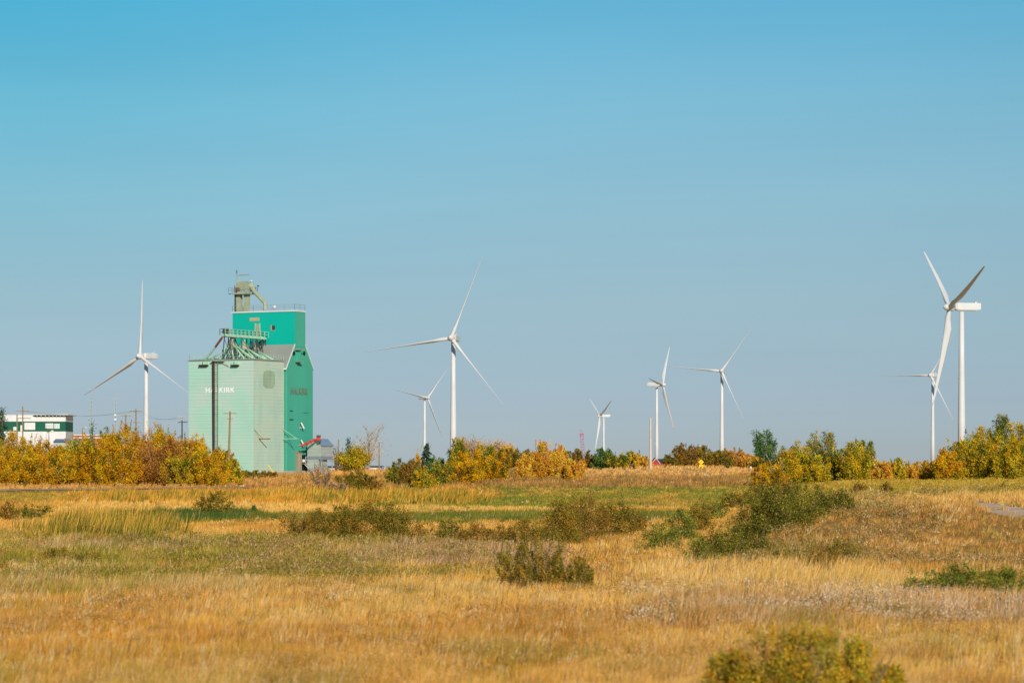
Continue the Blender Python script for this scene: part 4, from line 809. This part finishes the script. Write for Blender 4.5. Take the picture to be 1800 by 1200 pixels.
# ladder with safety cage and its dark pipe
z1 = ah - .2; xl = A(383, 700)[0]; b = MB()
for s in (-.32, .32): b.box(xl + s - .03, xl + s + .03, ay0 - .53, ay0 - .48, 1.5, z1)
zz = 1.6
while zz < z1: b.box(xl - .3, xl + .3, ay0 - .54, ay0 - .49, zz, zz + .06); zz += .38
lad = b.build('ladder', M['olivesteel'], an)
b = MB(); zz = 3.5
while zz < z1:
    P_ = [(xl + .36 * math.cos(a), ay0 - .5 - .4 * math.sin(a), zz) for a in np.linspace(0, math.pi, 9)]; b.tube(P_, .02, 4); zz += 1.3
for a in (0, math.pi): b.tube([(xl + .36 * math.cos(a), ay0 - .5 - .4 * math.sin(a), 3.5), (xl + .36 * math.cos(a), ay0 - .5 - .4 * math.sin(a), z1)], .02, 4)
b.build('safety_cage', M['darksteel'], lad)
xp = A(376.6, 700)[0]; b = MB(); b.tube([(xp + .15, ay0 - .3, .3), (xp, ay0 - .3, z1 + .1)], .24, 8); b.build('drain_pipe', material('dark_brown_pipe', lin(60, 45, 40), .6), an)
b = MB(); b.box(xp - .3, xp + 2.6, ay0 - .9, ay0 - .2, z1 + .05, z1 + .15); b.tube([(xp + 2.6, ay0 - .9, z1 + .1), (xp + 3.3, ay0 - .1, z1 - 1.0)], .06, 5); b.build('roof_landing', M['olivesteel'], an)
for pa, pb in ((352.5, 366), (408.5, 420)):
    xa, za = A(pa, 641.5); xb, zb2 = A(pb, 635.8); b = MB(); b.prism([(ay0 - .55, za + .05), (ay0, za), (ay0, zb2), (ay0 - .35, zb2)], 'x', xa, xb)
    hv = b.build('vent_hood', M['greensteel'], an); b = MB(); b.box(xa - .02, xb + .1, ay0 - .62, ay0 - .005, za - .22, za - .01); b.build('hood_shade', M['dark'], hv); b = MB(); b.box((xa + xb) / 2 - .04, (xa + xb) / 2 + .04, ay0 - .6, ay0 - .5, za, zb2); b.build('seam', M['darksteel'], hv)  # dark box below each hood is added to stand in for its shadow
# patch on the right face
def B_(px, py): y = ly(px, ax1); return y, lz(py, ax1, y)
yc_, zc_ = B_(472.5, 666.5); ry = (B_(483, 666)[0] - B_(462, 666)[0]) / 2; rz = (B_(472, 651)[1] - B_(472, 682)[1]) / 2
pts = [(yc_ + ry * math.copysign(abs(math.cos(a)) ** .5, math.cos(a)), zc_ + rz * math.copysign(abs(math.sin(a)) ** .6, math.sin(a))) for a in np.linspace(0, 2 * math.pi, 24, endpoint=False)]
b = MB(); b.prism(pts, 'x', ax1 + .004, ax1 + .05); b.build('vent_grille', M['mintpatch'], an)
y1, z1b = B_(453, 771); b = MB(); b.tube([(ax1, y1 + .4, z1b), (ax1 + 2.5, y1 + .4, z1b)], .1, 6); b.tube([(ax1, y1 - 1.3, z1b + 1.8), (ax1 + .9, y1 + .4, z1b)], .04, 5); b.build('pipe_bracket', M['rust'], an)
b = MB(); b.tube([(ax1 + .01, ay0 + 2.5, 2.2), (ax1 + .35, ay0 + 2.5, .6)], .3, 6); 
# catwalk with distributors and spouts
cxw = -6.5; zc0 = 25.9; cw = MB(); cw.box(cxw - .6, cxw + .6, -11.6, 1.9, zc0 - .1, zc0 + .1)
for s in (-.66, .6): cw.box(cxw + s, cxw + s + .06, -11.6, 1.9, zc0 - .22, zc0 + .12)
cat = cw.build('catwalk', M['greensteel'], an)
railing([(cxw + .6, -12.2, zc0 + .1), (cxw + .6, 2.6, zc0 + .1)], 'railing', cat, M['greensteel'], 1.15, 1.3, .045)
railing([(cxw - .6, 2.6, zc0 + .1), (cxw - .6, -12.2, zc0 + .1), (cxw + .6, -12.2, zc0 + .1)], 'railing', cat, M['darksteel'], 1.15, 1.3, .04)
b = MB(); b.box(cxw - .35, cxw + .35, -11.4, 1.8, zc0 + .12, zc0 + .32); b.build('conveyor', M['greensteel'], cat)
b = MB(); b.box(cxw - .5, cxw + .5, -11.5, -10.4, zc0 + .4, zc0 + 1.0); b.tube([(cxw - .6, -11.0, zc0 + 1.1), (cxw + .5, -11.0, zc0 + 1.1)], .28, 8); b.build('drive_motor', M['darksteel'], cat)
b = MB(); b.tube([(cxw, 2.6, zc0 - 1.2), (cxw, 2.6, zc0 + .1)], .1, 5)
b.tube([(cxw, 2.6, zc0 - .3), (cxw, -1.2, ah + .9)], .13, 6); b.tube([(cxw - .7, 2.3, zc0 - .2), (cxw - .7, -1.2, ah + .8)], .1, 6)
for yy in (-10.6, -9.2, -6.9, -3.0, -1.6, .2):
    for s in (-.8, .8): b.tube([(cxw + s * .8, yy, zc0 - .2), (cxw + s * 1.3, yy, ah + .3)], .10, 5)
    b.tube([(cxw - .7, yy, zc0 - .5), (cxw + 1.0, yy, ah + .6)], .05, 4); b.tube([(cxw + .7, yy, zc0 - .5), (cxw - 1.0, yy, ah + .6)], .05, 4)
ys_ = (-10.6, -9.2, -6.9, -3.0, -1.6, .2)
for a_, b_ in zip(ys_[:-1], ys_[1:]):
    b.tube([(cxw + .8, a_, zc0 - .3), (cxw + 1.0, b_, ah + .6)], .05, 4); b.tube([(cxw + .9, a_, ah + 2.2), (cxw + .9, b_, ah + 2.2)], .06, 4)
b.build('support_frame', M['darksteel'], an)
for yd, hz_ in ((-8.9, zc0 - .6), (-4.9, zc0 - 1.0), (-.9, zc0 - 1.4)):
    b = MB(); b.tube([(cxw, yd, hz_ + .5), (cxw, yd, hz_ - .2), (cxw, yd, hz_ - 1.3), (cxw, yd, hz_ - 1.6)], [.25, .3, 1.0, .95], 12); dist = b.build('distributor', M['olivesteel'], an)
    for q in range(8):
        a = q * math.pi / 4 + .3; ex, ey = cxw + math.cos(a) * 3.9, yd + math.sin(a) * 3.9
        ex = min(max(ex, ax0 + .8), ax1 - .8); ey = min(max(ey, ay0 + .5), ay1 - .6)
        s = MB(); p0 = (cxw + math.cos(a) * .75, yd + math.sin(a) * .75, hz_ - 1.3); s.tube([p0, (ex, ey, ah + .45)], .16, 7); s.tube([(ex, ey, ah + .2), (ex, ey, ah + .6)], .22, 7)
        s.build('spout', M['greensteel'], dist, True)
b = MB(); b.tube([(cxw - .5, -11.5, zc0 - .3), (cxw - 2.9, -10.2, ah + 2.6)], .22, 7); b.build('rusty_chute', M['rust'], an)
b = MB(); b.tube([(cxw - 2.9, -10.2, ah + 2.6), (cxw - 5.6, -9.4, ah + .4)], .2, 7); b.build('spout', M['greensteel'], an)
# yellow guy guard near the annex corner
gx, gy = at(478, 523), 523; t = empty('guy_wire_guard', (gx, gy, gz(gx, gy)), 0, 'yellow slanting guy wire guard in front of the annex base', 'guy guard')
b = MB(); b.tube([(-.75, 0, 1.9), (.75, 0, -.2)], .09, 6); b.build('guard_tube', M['yellow'], t); b = MB(); b.tube([(.75, 0, -.5), (.75, 0, .1)], .14, 6); b.build('anchor', M['darksteel'], t)

# ------------------------------------------------------------------ steel bin house and red auger
D = 546.; bx_ = at(562.5, D); t = empty('steel_bin', (bx_, D, gz(bx_, D)), -YAW, 'grey steel hopper bin house right beside the green elevator', 'grain bin'); zz = gz(bx_, D)
def hb(py): return (HY - py) * D / F - zz
w2 = 1.55; wd = 2.1
b = MB(); b.m = 0; b.prism([(-w2, hb(806)), (w2, hb(806)), (w2, hb(783)), (.5, hb(772.5)), (-.5, hb(772.5)), (-w2, hb(783))], 'y', -wd, wd); b.build('bin_wall', M['galv'], t)
b = MB(); kk = (hb(772.5) - hb(783)) / (w2 - .5)
for s in (-1, 1): b.prism([(s * .4, hb(772)), (s * (w2 + .2), hb(784)), (s * (w2 + .2), hb(784) + .12), (s * .4, hb(772) + .12)], 'y', -wd - .1, wd + .1)
b.build('roof', M['bluegrey'], t)
b = MB(); b.box(-w2 - .04, w2 + .04, -wd - .04, wd + .04, hb(807.5), hb(801.5)); b.build('hopper_band', material('dark_grey_steel', lin(125, 135, 145), .5), t)
b = MB(); b.box(-w2 - .02, w2 - .6, -wd - .02, wd - 1, -.2, hb(806)); b.build('lower_wall', M['galv'], t)
b = MB()
for x in (-w2, -.1, w2 - .1):
    for y in (-wd, wd - .15): b.box(x, x + .12, y, y + .12, -.3, hb(806))
b.tube([(w2, -wd, hb(806)), (w2, wd, .2)], .05, 4); b.build('leg_frame', M['galv'], t)
b = MB(); b.tube([(0, 0, hb(772.5)), (0, 0, hb(768))], .45, 10); b.build('roof_cap', M['galv'], t)
b = MB(); b.box(w2 - .6, w2 - .1, -wd - .3, -wd - .05, .5, 1.1); b.build('control_box', material('orange_box', lin(230, 120, 60), .6), t)
dA = 541.; pA = Vector((at(529, dA), dA, (HY - 783.5) * dA / F)); pB = Vector((at(560, 543), 543, (HY - 770) * 543 / F)); t = empty('grain_auger', pA, 0, 'red grain auger reaching from the elevator wall up to the steel bin', 'auger'); dv = pB - pA
b = MB(); b.tube([(0, 0, 0), dv], .2, 8); b.build('auger_tube', M['red'], t)
b = MB()
for f in (.3, .52, .75): q = dv * f; dn_ = dv.normalized(); b.tube([q - dn_ * .12, q + dn_ * .12], .27, 8)
b.build('flange', M['barnred'], t)
b = MB(); b.tube([dv + Vector((0, -.35, -.05)), dv + Vector((0, .35, -.05))], .42, 10); b.build('auger_head', M['red'], t); b = MB(); b.box(dv.x - .4, dv.x + .4, dv.y - .45, dv.y + .3, dv.z + .15, dv.z + .6); b.box(dv.x - .1, dv.x + .45, dv.y - .4, dv.y + .3, dv.z - .75, dv.z - .3); b.build('motor', M['darksteel'], t)

# ------------------------------------------------------------------ buildings on the left
def bld(name, px0, px1, d, label, cat, rz=0):
    x = at((px0 + px1) / 2, d); g = gz(x, d); t = empty(name, (x, d, g), rz, label, cat)
    return t, (lambda p: at(p, d) - x), (lambda q: (HY - q) * d / F - g)
D = 700.
t, fx, fz = bld('commercial_building', -60, 115, D, 'white and dark green two storey building at the left edge', 'building')
b = MB(); b.box(fx(-80), fx(115.5), 0, 12, -.5, fz(758)); b.build('lower_wall', M['white'], t)
b = MB(); b.box(fx(-80), fx(115.2), -.03, 11.97, fz(758), fz(740.5)); gw = b.build('green_wall', M['darkgreen'], t)
b = MB(); b.box(fx(-80), fx(115.4), -.12, 12, fz(740.5), fz(729.5)); b.build('upper_wall', M['white'], t)
b = MB(); b.box(fx(-80), fx(60), -.2, 12.2, fz(729.5), fz(728.6)); b.prism([(-.9, fz(729.2)), (-.9, fz(728.2)), (12.5, fz(728.2)), (12.5, fz(729.2))], 'x', fx(59), fx(121)); rf = b.build('roof', M['white'], t)
b = MB(); b.box(fx(61), fx(118), -.45, -.13, fz(731.6), fz(729.3)); b.build('soffit', M['black'], rf)
for p in (66, 73, 80.5, 87, 93.5, 100, 106.5, 113):
    b = MB(); b.prism([(-.13, fz(734)), (-.13, fz(729.6)), (-.85, fz(729.4))], 'x', fx(p - .7), fx(p + .7)); b.build('bracket', M['white'], t)
def win(x0, x1, y0, y1, name, mat, frame=True, panes=0):
    b = MB(); b.box(fx(x0), fx(x1), -.15, -.04, fz(y1), fz(y0)); o = b.build(name, mat, t)
    if panes:
        q = MB(); 
        for k in range(panes):
            a = x0 + .6 + (x1 - x0 - 1.2) * k / panes; c = x0 + .6 + (x1 - x0 - 1.2) * (k + .72) / panes; q.box(fx(a), fx(c), -.17, -.151, fz(y1 - 1.2), fz(y0 + 1.4))
        q.build('pane', material('reflecting_glass', lin(190, 205, 200), .2), o)
    return o
win(43, 62, 742.5, 755, 'white_panel', M['white'], panes=0); win(80, 94, 743.8, 753, 'window', M['white'], panes=4); win(95.2, 105, 744.3, 753, 'window', M['white'], panes=2)
win(23.5, 30.5, 750, 757, 'white_panel', M['white']); win(36, 41, 747, 758, 'door', M['white']); win(90, 94, 756, 758.6, 'notice', M['white'])
t, fx, fz = bld('brick_building', 115, 182, 720, 'low orange brick building with white roof edges behind the thicket', 'building')
b = MB(); b.box(fx(116), fx(190), 0, 10, -.5, fz(765)); b.build('brick_wall', M['brick'], t); b = MB(); b.box(fx(115), fx(191), -.3, 10.3, fz(765), fz(763.4)); b.build('roof', M['white'], t)
b = MB(); b.box(fx(115), fx(191), -.2, -.02, fz(770), fz(768.3)); b.build('sill_band', M['white'], t)
b = MB(); b.box(fx(118), fx(124), 1, 3, fz(763.5), fz(757.8)); b.build('chimney', M['brick'], t)
b = MB(); b.box(fx(140), fx(144.5), 3, 5, fz(763.5), fz(759.5)); b.build('chimney', M['brick'], t)
t, fx, fz = bld('metal_shed', 95, 140, 660, 'blue grey shed roof in front of the low brick building', 'shed')
b = MB(); b.box(fx(94), fx(136), 0, 8, -.5, fz(776)); b.build('shed_wall', M['galv'], t); b = MB(); b.prism([(-.4, fz(776.5)), (4, fz(770.8)), (8.4, fz(776.5))], 'x', fx(93), fx(137)); b.build('roof', M['bluegrey'], t)
# ------------------------------------------------------------------ small houses behind the crest
def house(px0, px1, ytop, ywall, ybase, d, wall, roof, label, cat='house', gable=False, trim=None, window=True, name='house'):
    t, fx, fz = bld(name, px0, px1, d, label, cat); a, c = fx(px0), fx(px1); g = -1.0; dep = 7
    b = MB()
    if gable: b.prism([(a, g), (c, g), (c, fz(ywall)), ((a + c) / 2, fz(ytop)), (a, fz(ywall))], 'y', 0, dep)
    else: b.box(a, c, 0, dep, g, fz(ywall))
    b.build('wall', wall, t); b = MB()
    if gable:
        m_ = (a + c) / 2
        for s in (-1, 1): e = m_ + s * (c - a) / 2 * 1.1; zt_ = fz(ytop) + .02; ze = fz(ywall) - (fz(ytop) - fz(ywall)) * .1; b.prism([(m_, zt_), (e, ze), (e, ze + .2), (m_, zt_ + .2)], 'y', .2, dep + .5)
    else: b.prism([(-.5, fz(ywall)), (dep / 2, fz(ytop)), (dep + .5, fz(ywall))], 'x', a - .5, c + .5)
    b.build('roof', roof, t)
    if trim:
        b = MB(); m_ = (a + c) / 2
        for s in (-1, 1): e = m_ + s * (c - a) / 2 * 1.12; ze = fz(ywall) - (fz(ytop) - fz(ywall)) * .12; b.prism([(m_, fz(ytop) + .02), (e, ze + .02), (e, ze + .2), (m_, fz(ytop) + .2)], 'y', -.25, .18)
        b.build('roof_trim', trim, t)
    if window:
        b = MB(); w_ = (c - a); b.box(a + w_ * .3, a + w_ * .48, -.05, .02, fz(ywall) - 1.9, fz(ywall) - .9); b.build('window', M['glass'], t)
    return t
house(577, 595, 818.6, 820.5, 830, 620, M['white'], M['darksteel'], 'white shed with dark flat roof right of the steel bin', 'shed')
house(649, 669, 818.3, 820, 832, 640, M['white'], M['darksteel'], 'small white house with dark roof right of the bare tree')
house(715, 722, 819, 820.5, 830, 650, M['white'], M['white'], 'narrow white shed left of the blue green spruce', 'shed', window=False)
house(765, 779, 816.5, 818, 832, 650, M['white'], M['white'], 'white flat building behind the green tree near the turbine foot', 'building')
house(778, 795, 826.2, 827.3, 834, 640, M['barnred'], M['barnred'], 'low dark red shed at the foot of the centre turbine', 'shed', window=False)
house(1146, 1160, 805.5, 815, 830, 640, M['barnred'], M['darksteel'], 'red barn with white roof edge behind the tall bare pole', 'barn', gable=True, trim=M['white'], window=False, name='barn')
house(1158, 1182, 806, 812, 830, 643, M['barnred'], M['darksteel'], 'long barn wing with grey roof right of the red gable', 'barn', window=False, name='barn')
d = 635; x = at(681.5, d); g = gz(x, d); t = empty('propane_tank', (x, d, g), 0, 'white rounded tank with blue end right of the small white house', 'tank'); z0 = (HY - 824.5) * d / F - g
b = MB(); b.tube([(-.85, 0, z0), (-.6, 0, z0), (.3, 0, z0), (.5, 0, z0)], [.2, .48, .48, .15], 12); b.build('tank_shell', M['white'], t, True)
b = MB(); b.tube([(-1.5, 0, z0), (-.85, 0, z0)], .22, 8); b.box(-1.3, -1.1, -.1, .1, -.3, z0); b.box(.1, .25, -.1, .1, -.3, z0 - .3); b.build('pump', material('blue_paint', lin(90, 150, 220), .5), t)

# ------------------------------------------------------------------ poles, masts, crane, sign
def pole(px, ytop, d, label, arms=(), w=.13, mat=None, lean=0, cat='utility pole', group='wooden utility poles', name='utility_pole'):
    x = at(px, d); g = gz(x, d); H = (HY - ytop) * d / F - g; t = empty(name, (x, d, g), 0, label, cat, group); mat = mat or M['pole']
    b = MB(); b.tube([(lean, 0, -.5), (0, 0, H)], [w * 1.3, w * .85], 8); b.build('post', mat, t)
    for (ya, half, off) in arms:
        z = (HY - ya) * d / F - g; hw = half * d / F; o_ = off * d / F
        b = MB(); b.box(o_ - hw, o_ + hw, -.2, -.08, z - .06, z + .07); a = b.build('crossarm', mat, t)
        q = MB()
        for s in (-.92, -.45, .45, .92): q.tube([(o_ + hw * s, -.14, z + .07), (o_ + hw * s, -.14, z + .26)], [.05, .06], 6)
        q.build('insulator', M['ins'], a)
    return t
pole(40, 714, 555, 'wooden pole with a wide crossarm in front of the green wall', [(722, 12.5, 0)])
pole(30, 728, 540, 'shorter pole left of the wide crossarm pole with a lower arm', [(735, 12, 12)])
pole(221, 728.5, 560, 'left one of the two poles above the thicket top', [(730.5, 10, 0)])
pole(239, 718.5, 575, 'right higher pole above the thicket beside the left turbine tower', [(722.5, 12, 0), (742, 10, -2)])
pole(320, 731, 565, 'pole with two crossarms at the left of the mint annex', [(733, 6, 0), (742, 9.5, 0)], mat=M['greypole'])
pole(404.5, 722.5, 495, 'wooden pole standing in front of the mint annex', [(726.3, 12, 0), (735.5, 6, 0)], lean=-.35, w=.17)
pole(595, 772, 590, 'bare pole right of the steel bin', w=.12); pole(666.5, 776, 590, 'pole with short arm right of the bare tree', [(777, 3, 2)], w=.12)
pole(703, 805, 620, 'short pole between the white tank and the spruce', w=.1); pole(753, 780, 560, 'pole just behind the blue green spruce', w=.1)
pole(1143.5, 734, 560, 'tall thick pale pole left of the red barn', w=.22, mat=M['greypole'], cat='pole'); pole(1257, 790, 600, 'short pale post left of the slim turbine foot', w=.14, mat=M['greypole'], cat='pole')
pole(1236, 762, 900, 'thin antenna pole with long crossbar above the sign bushes', [(783, 10, 0)], w=.07, mat=M['galv'], cat='antenna', group=None, name='antenna_pole')
def mast(px, ytop, d, label, bars, w=.35, mat=None, name='lattice_mast', cat='antenna mast'):
    x = at(px, d); g = gz(x, d); H = (HY - ytop) * d / F - g; t = empty(name, (x, d, g), 0, label, cat); mat = mat or M['galv']; b = MB()
    c = [(w * math.cos(a), w * math.sin(a)) for a in (1.57, 3.66, 5.76)]; hl = H * .9
    for p in c: b.tube([(p[0], p[1], 0), (p[0] * .6, p[1] * .6, hl)], .04, 4)
    n = int(hl / .9)
    for i in range(n):
        f0 = 1 - .4 * i / n; f1 = 1 - .4 * (i + 1) / n
        for k in range(3): p, q = c[k], c[(k + 1) % 3]; b.tube([(p[0] * f0, p[1] * f0, hl * i / n), (q[0] * f1, q[1] * f1, hl * (i + 1) / n)], .025, 3)
    b.build('lattice', mat, t); b = MB(); b.tube([(0, 0, hl), (0, 0, H)], .05, 5)
    for (yb, half) in bars: z = (HY - yb) * d / F - g; hw = half * d / F; b.tube([(-hw, 0, z), (hw, 0, z)], .04, 4)
    b.build('antenna', mat, t); return t
mast(160.5, 681, 640, 'thin lattice antenna mast above the thicket left', [(683.5, 7)]); m2 = mast(203, 686, 640, 'antenna mast with two small white dishes', [(700, 9)])
b = MB(); d = 640; g = m2.location.z
for q in (729, 737): z = (HY - q) * d / F - g; b.tube([(0, -.5, z), (0, -.15, z)], [.28, .2], 12)
b.build('dish', M['white'], m2)
d = 600; x = at(145, d); g = gz(x, d); H = (HY - 752) * d / F - g; t = empty('street_lamp', (x, d, g), 0, 'street lamp with short arm above the thicket', 'street lamp')
b = MB(); b.tube([(0, 0, 0), (0, 0, H)], .09, 6); b.tube([(0, 0, H - .1), (.6, 0, H + .15)], .05, 5); b.build('post', M['pole'], t); b = MB(); b.box(.5, 1.0, -.12, .12, H + .05, H + .2); b.build('lamp_head', M['ins'], t)
# far lattice crane boom
d = 1400; x = at(1024, d); g = gz(x, d); t = empty('crane', (x, d, g), 0, 'slim magenta red crane boom rising behind the far bushes', 'crane'); b = MB()
def cp_(px, py): return Vector((at(px, d) - x, 0, (HY - py) * d / F - g))
p0, p1, p2 = cp_(1026.5, 818), cp_(1022.3, 762), cp_(1020.3, 754.5); hw = .75
for s in (-1, 1):
    for yy in (-hw, hw): b.tube([p0 + Vector((s * hw, yy, 0)), p1 + Vector((s * hw, yy, 0))], .1, 4); b.tube([p1 + Vector((s * hw, yy, 0)), p2], .1, 4)
n = 12
for i in range(n):
    q0 = p0.lerp(p1, i / n); q1 = p0.lerp(p1, (i + 1) / n); s = 1 if i % 2 else -1
    for yy in (-hw, hw): b.tube([q0 + Vector((-s * hw, yy, 0)), q1 + Vector((s * hw, yy, 0))], .07, 3); b.tube([q1 + Vector((-hw, yy, 0)), q1 + Vector((hw, yy, 0))], .07, 3)
b.build('boom', M['magenta'], t); b = MB()
for f in (.2, .98): q = p0.lerp(p1, f); b.box(q.x - 1, q.x + 1, -.9, .9, q.z - .35, q.z + .35)
b.build('joint', M['magenta'], t); b = MB(); b.box(p0.x - 3, p0.x + 4, -2, 2, 0, 3); b.build('crane_cab', M['magenta'], t)
# road sign
d = 566; x = at(1232.5, d); g = gz(x, d); pz = lambda q: (HY - q) * d / F - g
t = empty('road_sign', (x, d, g), 0, 'yellow diamond curve sign with a square speed plate below on the crest', 'road sign'); cz = pz(811.6); r_ = 4.75 * d / F
b = MB(); b.prism([(-r_, cz), (0, cz - r_), (r_, cz), (0, cz + r_)], 'y', -.05, 0); dm = b.build('diamond_plate', M['yellow'], t)
b = MB(); s = r_ * .9
pl = [(-.26 * s, -.42 * s), (-.26 * s, -.1 * s), (.12 * s, .08 * s), (.12 * s, .22 * s)]; wd_ = .065 * s
for (u, v) in zip(pl[:-1], pl[1:]):
    a_ = Vector(u); c_ = Vector(v); n_ = (c_ - a_).normalized(); n_ = Vector((-n_.y, n_.x)) * wd_; e_ = (c_ - a_).normalized() * wd_ * .6
    b.prism([tuple(a_ - n_ - e_ + Vector((0, cz))), tuple(c_ - n_ + e_ + Vector((0, cz))), tuple(c_ + n_ + e_ + Vector((0, cz))), tuple(a_ + n_ - e_ + Vector((0, cz)))], 'y', -.075 - .002 * pl.index(u), -.051)
b.prism([(.12 * s - .2 * s, cz + .2 * s), (.12 * s + .2 * s, cz + .2 * s), (.12 * s, cz + .55 * s)], 'y', -.085, -.051); b.build('arrow', M['black'], dm)
b = MB(); b.box(-3.7 * d / F, 3.7 * d / F, -.05, 0, pz(823.6), pz(816.4)); sp_ = b.build('speed_plate', M['yellow'], t)
b = MB(); b.box(-.06, .06, 0, .08, -.4, cz + r_ * .7); b.build('post', M['wood'], t)
x = at(1320, 560); t = empty('marker_post', (x, 560, gz(x, 560)), 0, 'tiny white marker post on the bank below the orange bush', 'marker post')
b = MB(); b.box(-.08, .08, -.05, .05, -.2, .75); b.build('post', M['wood'], t); b = MB(); b.box(-.14, .14, -.07, -.05, .55, .9); b.build('reflector_plate', M['white'], t)

# thin wires between the poles on the left
def wires(name, p, q, label):
    a = Vector((at(p[0], p[2]), p[2], (HY - p[1]) * p[2] / F)); c = Vector((at(q[0], q[2]), q[2], (HY - q[1]) * q[2] / F)); t = empty(name, a, 0, label, 'power line')
    for k in (-1, 0, 1):
        b = MB(); off = Vector((k * .8, 0, 0)); pts = []
        for i in range(13):
            f = i / 12; v = (c - a) * f + off * (1 if abs(k) else 1); v.z -= 4 * f * (1 - f) * 1.1; pts.append(v)
        b.tube(pts, .013, 4); b.build('wire', M['darksteel'], t)
wires('power_line', (40, 721.3, 555), (239, 721.5, 575), 'thin power wires sagging between the wide crossarm pole and the higher thicket pole')
wires('power_line', (239, 721.5, 575), (320, 732, 565), 'thin power wires from the higher thicket pole to the two arm pole')
